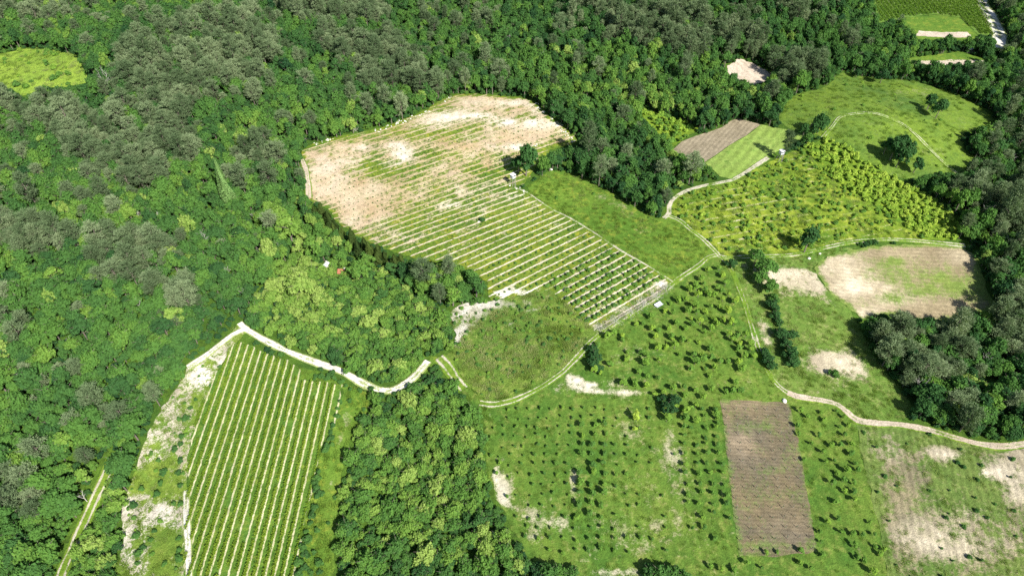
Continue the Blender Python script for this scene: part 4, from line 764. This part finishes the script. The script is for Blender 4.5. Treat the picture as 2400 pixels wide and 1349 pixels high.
# ------------------------------------------------------------------ vine rows
def vine_row(k):
    pts = []
    for py in np.arange(790, 1400, 5.0):
        t = (py - 900) / 449.0; px = 533 + (382 - 533) * t + (18 + 3.8 * t) * (k - .14)
        if inside(px, py, POLY['vineyard']) and inside(px + 8, py, POLY['vineyard']): pts.append(P(px, py))
    if len(pts) < 12: return
    L = smooth_line(pts, .85); x0, y0 = L[0]; z0 = float(H(x0, y0)); C = []; parts = []
    for q in L:
        if rng.uniform() < .10 or vnoise(q[0], q[1], 4, 50 + k) < .16: continue
        m = rng.integers(18, 40); c = np.array([q[0] - x0, q[1] - y0, float(H(*q)) - z0 + .85]); hgt = rng.uniform(.5, .8)
        C.append(c + rng.normal(size=(m, 3)) * [.20, .28, hgt * .5])
    C = np.concatenate(C); V, F = cards(C, unit(rng.normal(size=C.shape) + [0, 0, .5]), rng.uniform(.14, .30, len(C)))
    o = link('vine_row', V, F, M['vine']); o.location = (x0, y0, z0); o['tone'] = float(rng.uniform(.38, .6)); return o
rows = [r for r in (vine_row(k) for k in range(-5, 17)) if r]
ORD = ['first', 'second', 'third', 'fourth', 'fifth', 'sixth', 'seventh', 'eighth', 'ninth', 'tenth', 'eleventh', 'twelfth', 'thirteenth', 'fourteenth', 'fifteenth', 'sixteenth', 'seventeenth', 'eighteenth', 'nineteenth', 'twentieth', 'twenty-first', 'twenty-second', 'twenty-third', 'twenty-fourth', 'twenty-fifth', 'twenty-sixth', 'twenty-seventh', 'twenty-eighth', 'twenty-ninth', 'thirtieth', 'thirty-first', 'thirty-second', 'thirty-third', 'thirty-fourth']
for i, o in enumerate(rows): tag(o, '%s grapevine row counted from the stony strip' % ORD[i], 'vine row', 'rows of vines in the near vineyard')
fr = []
for k in range(-8, 24):
    pts = []
    for py in np.arange(-40, 90, 3.0):
        px = 2100 + py * .75 + (10.5 + py * .01) * (k + .5)
        if inside(px, py, POLY['far_vineyard']) and inside(px + 4, py, POLY['far_vineyard']) and inside(px - 3, py, POLY['far_vineyard']): pts.append(P(px, py))
    if len(pts) < 4: continue
    L = smooth_line(pts, 1.0); x0, y0 = L[0]; z0 = float(H(x0, y0)); C = []
    for q in L: C.append(np.array([q[0] - x0, q[1] - y0, float(H(*q)) - z0 + .9]) + rng.normal(size=(22, 3)) * [.4, .5, .4])
    C = np.concatenate(C); V, F = cards(C, unit(rng.normal(size=C.shape) + [0, 0, .5]), rng.uniform(.3, .5, len(C))); o = link('vine_row', V, F, M['vine']); o.location = (x0, y0, z0); o['tone'] = .15; fr.append(o)
for i, o in enumerate(fr): tag(o, '%s vine row from the left in the far vineyard by the gravel road' % (ORD[i] if i < len(ORD) else 'last'), 'vine row', 'rows of vines in the far vineyard')

# ------------------------------------------------------------------ grass and weeds as stuff
def tuft_mesh(seed, n=26, h=.5, sp=.35):
    q = np.random.default_rng(seed); V = []
    for _ in range(n):
        b = np.array([*(q.normal(size=2) * sp), 0]); d = np.array([*(q.normal(size=2) * .45), 1]) * h * q.uniform(.5, 1.2); s = np.array([q.normal(), q.normal(), 0]); s = s / np.linalg.norm(s) * .055
        V += [b - s, b + s, b + d + s * .3, b + d - s * .3]
    return np.array(V), np.arange(4 * n).reshape(-1, 4)
def grass_mass():
    pts = []; tn = []; sc = []
    for key, den, t0, t1, s0, s1 in (('plot', .8, .35, 1.0, .8, 1.6), ('tall_meadow', .5, .3, .9, .7, 1.3), ('meadow', .45, .2, .75, .7, 1.3), ('scrub', .35, .2, .8, .7, 1.4), ('rough_field', .3, .3, .85, .8, 1.5), ('grass_strip', .5, .2, .6, .7, 1.4), ('verge', .7, .15, .6, .7, 1.4), ('dry_field', .22, .2, .8, .6, 1.2), ('knoll', .12, .2, .7, .9, 1.8), ('clearing', .15, .4, .8, 1, 2.2), ('orchard', .16, .1, .55, .5, 1.0), ('big_field', .10, .1, .6, .5, 1.0)):
        wp = np.array(wpoly(key)); lo, hi = wp.min(0), wp.max(0); n = int((hi - lo).prod() * den); xy = rng.uniform(lo, hi, (n, 2)); m = inside(xy[:, 0], xy[:, 1], [tuple(a) for a in wp])
        xy = xy[m]; c = vnoise(xy[:, 0], xy[:, 1], 3.0, 8); xy = xy[c > .32]; pd = path_dist(xy[:, 0], xy[:, 1]); xy = xy[pd > .0]
        px, py, _ = pix(xy[:, 0], xy[:, 1], H(xy[:, 0], xy[:, 1]))
        ok = (px > -20) & (px < 2420) & (py < 1370)
        for bx, by, rx, ry, bb, pp in BLOB.get(key, []):
            if bb > .3: ok &= ~((((px - bx) / rx) ** 2 + ((py - by) / ry) ** 2) < rng.uniform(.2, 1.3, len(px)))
        if key == 'orchard': ok &= ~inside(px, py, POLY['brown_plot'])
        xy = xy[ok]; pts.append(np.column_stack([xy, H(xy[:, 0], xy[:, 1]) + .1])); k = vnoise(xy[:, 0], xy[:, 1], 6, 2); tn.append(np.clip(t0 + (t1 - t0) * (k * .7 + rng.uniform(0, .3, len(xy))), 0, 1)); sc.append(rng.uniform(s0, s1, len(xy)))
    Pn = np.concatenate(pts); tn = np.concatenate(tn); sc = np.concatenate(sc); print('grass', len(Pn))
    me = bpy.data.meshes.new('grass'); me.vertices.add(len(Pn)); me.vertices.foreach_set('co', Pn.astype(np.float32).ravel())
    for nm, v in (('tone', tn), ('scl', sc), ('rz', rng.uniform(0, 6.28, len(Pn)))): a = me.attributes.new(nm, 'FLOAT', 'POINT'); a.data.foreach_set('value', v.astype(np.float32))
    o = bpy.data.objects.new('grass', me); COL.objects.link(o)
    src = link('grass_tuft', *tuft_mesh(5), M['grassblade']); x, y = at(1200, 800); src.location = (x, y, float(H(x, y)) + .1); src['tone'] = .5; tag(src, 'small grass tuft in the overgrown plot', 'grass tuft')
    ng = bpy.data.node_groups.new('grass', 'GeometryNodeTree'); ng.interface.new_socket('Geometry', in_out='INPUT', socket_type='NodeSocketGeometry'); ng.interface.new_socket('Geometry', in_out='OUTPUT', socket_type='NodeSocketGeometry')
    n = ng.nodes; L = ng.links; gi = n.new('NodeGroupInput'); gout = n.new('NodeGroupOutput')
    def named(nm): k = n.new('GeometryNodeInputNamedAttribute'); k.data_type = 'FLOAT'; k.inputs[0].default_value = nm; return k.outputs[0]
    comb = n.new('ShaderNodeCombineXYZ'); L.new(named('rz'), comb.inputs[2]); oi = n.new('GeometryNodeObjectInfo'); oi.inputs[0].default_value = src; oi.inputs[1].default_value = True; ip = n.new('GeometryNodeInstanceOnPoints')
    L.new(gi.outputs[0], ip.inputs['Points']); L.new(oi.outputs['Geometry'], ip.inputs['Instance']); L.new(comb.outputs[0], ip.inputs['Rotation']); L.new(named('scl'), ip.inputs['Scale']); L.new(ip.outputs[0], gout.inputs[0])
    o.modifiers.new('instances', 'NODES').node_group = ng; tag(o, kind='stuff')
grass_mass()

# ------------------------------------------------------------------ stakes in the tilled plot
def box(x0, x1, y0, y1, z0, z1):
    V = np.array([(x, y, z) for z in (z0, z1) for y in (y0, y1) for x in (x0, x1)], float); return V, np.array([(0, 2, 3, 1), (4, 5, 7, 6), (0, 1, 5, 4), (2, 6, 7, 3), (0, 4, 6, 2), (1, 3, 7, 5)])
sV, sF = merge([tube((0, 0, -.1), (0.03, .02, 1.7), .06, .05, 6), tube((.12, 0, -.1), (.08, .05, .8), .02, .01, 4)])
cr = crown_broad(91, .24, .5, .5, 3, 10, .12); sV2, sF2 = merge([(sV, sF), cr]); stake_me = None
q00, q10, q01, q11 = [np.array(P(*p)[:2]) for p in ((1699,960),(1843,962),(1736,1292),(1902,1285))]
for j in range(16):
    for i in range(7):
        a, b = i / 6, j / 15; q = (q00 * (1 - a) + q10 * a) * (1 - b) + (q01 * (1 - a) + q11 * a) * b + rng.normal(0, .08, 2)
        if stake_me is None: o = link('staked_sapling', sV2, sF2, None, mats=[M['greywood'], M['broad']], fmat=[0] * len(sF) + [1] * len(cr[1])); stake_me = o.data
        else: o = bpy.data.objects.new('staked_sapling', stake_me); COL.objects.link(o)
        o.location = (q[0], q[1], float(H(*q)) + .12); o.rotation_euler = (rng.normal(0, .05), rng.normal(0, .05), rng.uniform(0, 6)); o['tone'] = .4; o.scale = (1, 1, rng.uniform(.85, 1.2))
        tag(o, 'staked sapling in the %s row of the tilled plot' % ORD[j], 'sapling', 'staked saplings in the tilled plot')

# ------------------------------------------------------------------ built things
def hunting_stand(px, py, h, label, rz):
    x, y, z = P(px, py); r = empty('hunting_stand', (x, y, z), rz); w_ = .85
    for sx in (-1, 1):
        for sy in (-1, 1): V, F = tube((sx * w_ * 1.15, sy * w_ * 1.15, -.2), (sx * w_ * .85, sy * w_ * .85, h), .07, .06, 6); link('leg', V, F, M['greywood'], r)
    V, F = merge([tube((-w_, -w_ * 1.05, h * .15), (w_, -w_ * .95, h * .75), .04, .04, 5), tube((w_, w_ * 1.05, h * .15), (-w_, w_ * .95, h * .75), .04, .04, 5)]); link('brace', V, F, M['greywood'], r)
    V, F = merge([box(-w_, w_, -w_, w_, h, h + .08)]); link('floor_board', V, F, M['greywood'], r)
    V, F = merge([box(-w_, w_, -w_, -w_ + .05, h + .08, h + .95), box(-w_, w_, w_ - .05, w_, h + .08, h + .95), box(-w_, -w_ + .05, -w_ + .05, w_ - .05, h + .08, h + .95), box(w_ - .05, w_, -w_ + .05, w_ - .05, h + .08, h + .95)] + [box(sx * (w_ - .06) - .04, sx * (w_ - .06) + .04, sy * (w_ - .12) - .04, sy * (w_ - .12) + .04, h + .95, h + 1.75) for sx in (-1, 1) for sy in (-1, 1)]); link('cabin', V, F, M['tin'], r)
    V, F = box(-w_ * 1.25, w_ * 1.25, -w_ * 1.25, w_ * 1.25, h + 1.75, h + 1.85); V[V[:, 2] > h + 1.8, :2] *= .9; link('roof', V, F, M['white'], r)
    V, F = merge([tube((-.25, -w_ - .9, 0), (-.25, -w_ - .06, h), .035, .035, 5), tube((.25, -w_ - .9, 0), (.25, -w_ - .06, h), .035, .035, 5)] + [tube((-.25, -w_ - .9 + .84 * t, h * t), (.25, -w_ - .9 + .84 * t, h * t), .025, .025, 4) for t in np.linspace(.08, .95, 9)]); link('ladder', V, F, M['greywood'], r)
    tag(r, label, 'hunting stand')
hunting_stand(1202, 434, 4.0, 'white roofed hunting stand on stilts between the pale field and a round tree', R(40))
hunting_stand(1826, 376, 3.6, 'white hunting stand on stilts at the corner of the pale green crop field', R(20))
def house(px, py, rz, L, W, hh, roofm, label, wallm, rise=.9):
    x, y, z = P(px, py); r = empty('house', (x, y, z), rz)
    V, F = box(-L / 2, L / 2, -W / 2, W / 2, -.5, hh); link('wall', V, F, wallm, r)
    e = .35; V = np.array([(-L/2-e, -W/2-e, hh), (L/2+e, -W/2-e, hh), (L/2+e, 0, hh+rise), (-L/2-e, 0, hh+rise), (-L/2-e, W/2+e, hh), (L/2+e, W/2+e, hh), (-L/2-e, -W/2-e, hh+.12), (L/2+e, -W/2-e, hh+.12), (L/2+e, 0, hh+rise+.12), (-L/2-e, 0, hh+rise+.12), (-L/2-e, W/2+e, hh+.12), (L/2+e, W/2+e, hh+.12)]) + [0, 0, .01]
    F = np.array([(0, 3, 2, 1), (3, 4, 5, 2), (6, 7, 8, 9), (9, 8, 11, 10), (0, 1, 7, 6), (4, 10, 11, 5), (0, 6, 9, 3), (3, 9, 10, 4), (1, 2, 8, 7), (2, 5, 11, 8)]); rf = link('roof', V, F, roofm, r)
    V, F = box(L * .25, L * .25 + .5, -.25 + W * .1, .25 + W * .1, hh + rise * .4, hh + rise + .7); link('chimney', V, F, wallm, rf)
    for i, wx in enumerate((-L * .32, L * .28)): V, F = box(wx - .45, wx + .45, -W / 2 - .03, -W / 2 + .05, 1.0, 2.0); link('window', V, F, M['dark'], r)
    V, F = box(-.45, .45, -W / 2 - .04, -W / 2 + .05, 0, 2.0); link('door', V, F, M['greywood'], r)
    tag(r, label, 'house')
house(107, 27, R(14), 13, 5.0, 2.6, M['tin'], 'long low house with a pale grey roof in the forest, top left corner', M['plaster'], .8)
house(72, 33, R(-30), 4.5, 3.5, 2.2, M['tin'], 'small pale roofed shed left of the long house', M['plaster'], .5)
house(769, 638, R(70), 1.6, 1.1, 4.2, M['white'], 'narrow white roofed hut sunk in the crowns of the middle wood', M['plaster'], .4)
house(806, 648, R(-10), 2.8, 2.0, 2.5, M['redroof'], 'small cottage with a red tiled roof hidden in the middle wood', M['plaster'], 1.3)
house(2271, 122, R(10), 3.0, 2.4, 2.2, M['white'], 'tiny white hut under trees by the far gravel road', M['plaster'], .4)
def rock_mesh(seed, s=1.0):
    q = np.random.default_rng(seed); import bmesh
    bm = bmesh.new(); bmesh.ops.create_icosphere(bm, subdivisions=2, radius=s)
    for v in bm.verts:
        d = v.co.normalized(); k = 1 + .22 * math.sin(d.x * 5 + seed) * math.cos(d.y * 4 + seed) + .12 * q.normal() * .5; v.co = Vector((v.co.x * k, v.co.y * k * .8, v.co.z * k * .6))
    me = bpy.data.meshes.new('boulder'); bm.to_mesh(me); bm.free(); me.materials.append(M['stone']); return me
rm = [rock_mesh(i) for i in range(3)]
def boulder(px, py, s, label, group=None):
    x, y, z = P(px, py); o = bpy.data.objects.new('boulder', rm[random.randrange(3)]); COL.objects.link(o); o.location = (x, y, z + .25 * s); o.rotation_euler = (0, 0, random.uniform(0, 6)); o.scale = (s,) * 3; tag(o, label, 'boulder', group)
boulder(1896, 606, .7, 'round white boulder in grass just below the dark track tree'); boulder(1921, 595, .6, 'white boulder beside the track, right of the dark tree'); boulder(1838, 940, .9, 'white stone block at the top corner of the tilled plot'); boulder(1292, 398, .7, 'white boulder at the top of the meadow by the copse'); boulder(1122, 520, .5, 'white stone at the foot of the lone dark bush')
# field-clearing stones thrown along the edge of the big field
for a, b, n_ in (((1250,238),(1365,350),46), ((880,308),(1005,262),46), ((730,342),(778,324),16), ((1035,240),(1062,224),8), ((1195,436),(1235,452),10), ((1205,352),(1262,340),20)):
    for k in range(n_):
        t = rng.uniform(); boulder(a[0] + (b[0] - a[0]) * t + rng.normal(0, 3), a[1] + (b[1] - a[1]) * t + rng.normal(0, 2.2), rng.uniform(.18, .5), 'pale field stone at the %s' % ('right field rim' if a[0] == 1250 else 'upper left field rim' if a[0] == 880 else 'left field corner' if a[0] == 730 else 'field top' if a[0] == 1035 else 'hunting stand' if a[0] == 1195 else 'ragged patch above the round tree'), 'field stones thrown along the pale field')
# low flat trailer by the track
x, y, z = P(1543, 716); r = empty('trailer', (x, y, z), R(35)); V, F = box(-1.5, 1.5, -.8, .8, .55, .68); link('bed', V, F, M['tin'], r)
V, F = merge([box(-1.5, 1.5, -.84, -.802, .5, .95), box(-1.5, 1.5, .802, .84, .5, .95)]); link('side_board', V, F, M['tin'], r)
for sx in (-.5, .5):
    for sy in (-.7, .7): V, F = tube((sx, sy - .08, .28), (sx, sy + .08, .28), .28, .28, 14); F = list(map(tuple, F)) + [tuple(range(13, -1, -1)), tuple(range(14, 28))]; link('wheel', V, F, M['dark'], r)
V, F = tube((-1.5, 0, .55), (-2.6, 0, .4), .05, .04, 6); link('drawbar', V, F, M['greywood'], r); tag(r, 'grey flat farm trailer in the grass beside the rutted track', 'trailer')
# brushwood ridge of dry cuttings between rows and track
for n_, (px, py) in enumerate([(1405,768),(1422,760),(1440,750),(1458,742),(1475,732),(1490,722),(1505,712),(1520,703),(1535,693),(1550,683),(1560,674),(716,325),(738,318),(800,305),(830,303),(900,278),(925,270),(1020,228)]):
    x, y, z = P(px, py); q = np.random.default_rng(200 + n_); m = 220; C = q.normal(size=(m, 3)) * [1.0, 1.0, .28]; C[:, 2] = np.abs(C[:, 2]); D = unit(q.normal(size=(m, 3)) * [1, 1, .35]); s = unit(np.cross(D, q.normal(size=(m, 3)))) * .03; Lh = q.uniform(.4, 1.1, m)[:, None]
    V = np.stack([C - s, C + D * Lh - s * .4, C + D * Lh + s * .4, C + s], 1).reshape(-1, 3); o = link('brushwood_pile', V, np.arange(4 * m).reshape(-1, 4), M['twig'] if n_ % 2 else M['palebark']); o.location = (x, y, z + .1); o.scale = (1.1,) * 3
    tag(o, '%s heap of cut branches along the track bank' % ORD[n_] if n_ < 11 else 'heap of cut grey branches at the forest edge', 'brushwood', 'heaps of dry cut branches')
if HAZE:
    V, F = box(-900, 900, -60, 1500, -60, 200); hz = link('haze', V, F, None); hm = bpy.data.materials.new('haze'); hm.use_nodes = True; t_ = hm.node_tree; t_.nodes.clear()
    ho = t_.nodes.new('ShaderNodeOutputMaterial'); hv = t_.nodes.new('ShaderNodeVolumePrincipled'); hv.inputs['Color'].default_value = (.80, .89, 1, 1); hv.inputs['Density'].default_value = HAZE; hv.inputs['Anisotropy'].default_value = 0.0
    t_.links.new(hv.outputs[0], ho.inputs['Volume']); hz.data.materials.clear(); hz.data.materials.append(hm); tag(hz, kind='stuff')
# things that look alike are told apart by their order in view
by = {}
for o in bpy.data.objects:
    if o.parent is None and o.get('category') and not o.get('kind'): by.setdefault(o['label'], []).append(o)
for lb, L_ in by.items():
    n = len(L_)
    if n < 2 or n > 88 or len(lb.split()) > 12: continue
    L_.sort(key=lambda o: float(pix(*o.location)[1])); nb = 1 if n <= 22 else 2 if n <= 44 else 3 if n <= 66 else 4
    for bi in range(nb):
        B = L_[bi * n // nb:(bi + 1) * n // nb]; B.sort(key=lambda o: float(pix(*o.location)[0])); w_ = '' if nb == 1 else (('far half', 'near half') if nb == 2 else (('far third', 'middle third', 'near third') if nb == 3 else ('farthest part', 'far part', 'near part', 'nearest part')))[bi]
        for i, o in enumerate(B): o['label'] = ('%s, %s from the left' % (lb, ORD[i])) if not w_ else '%s, %s, %s from left' % (lb, w_, ORD[i])
print('objects', len(bpy.data.objects))
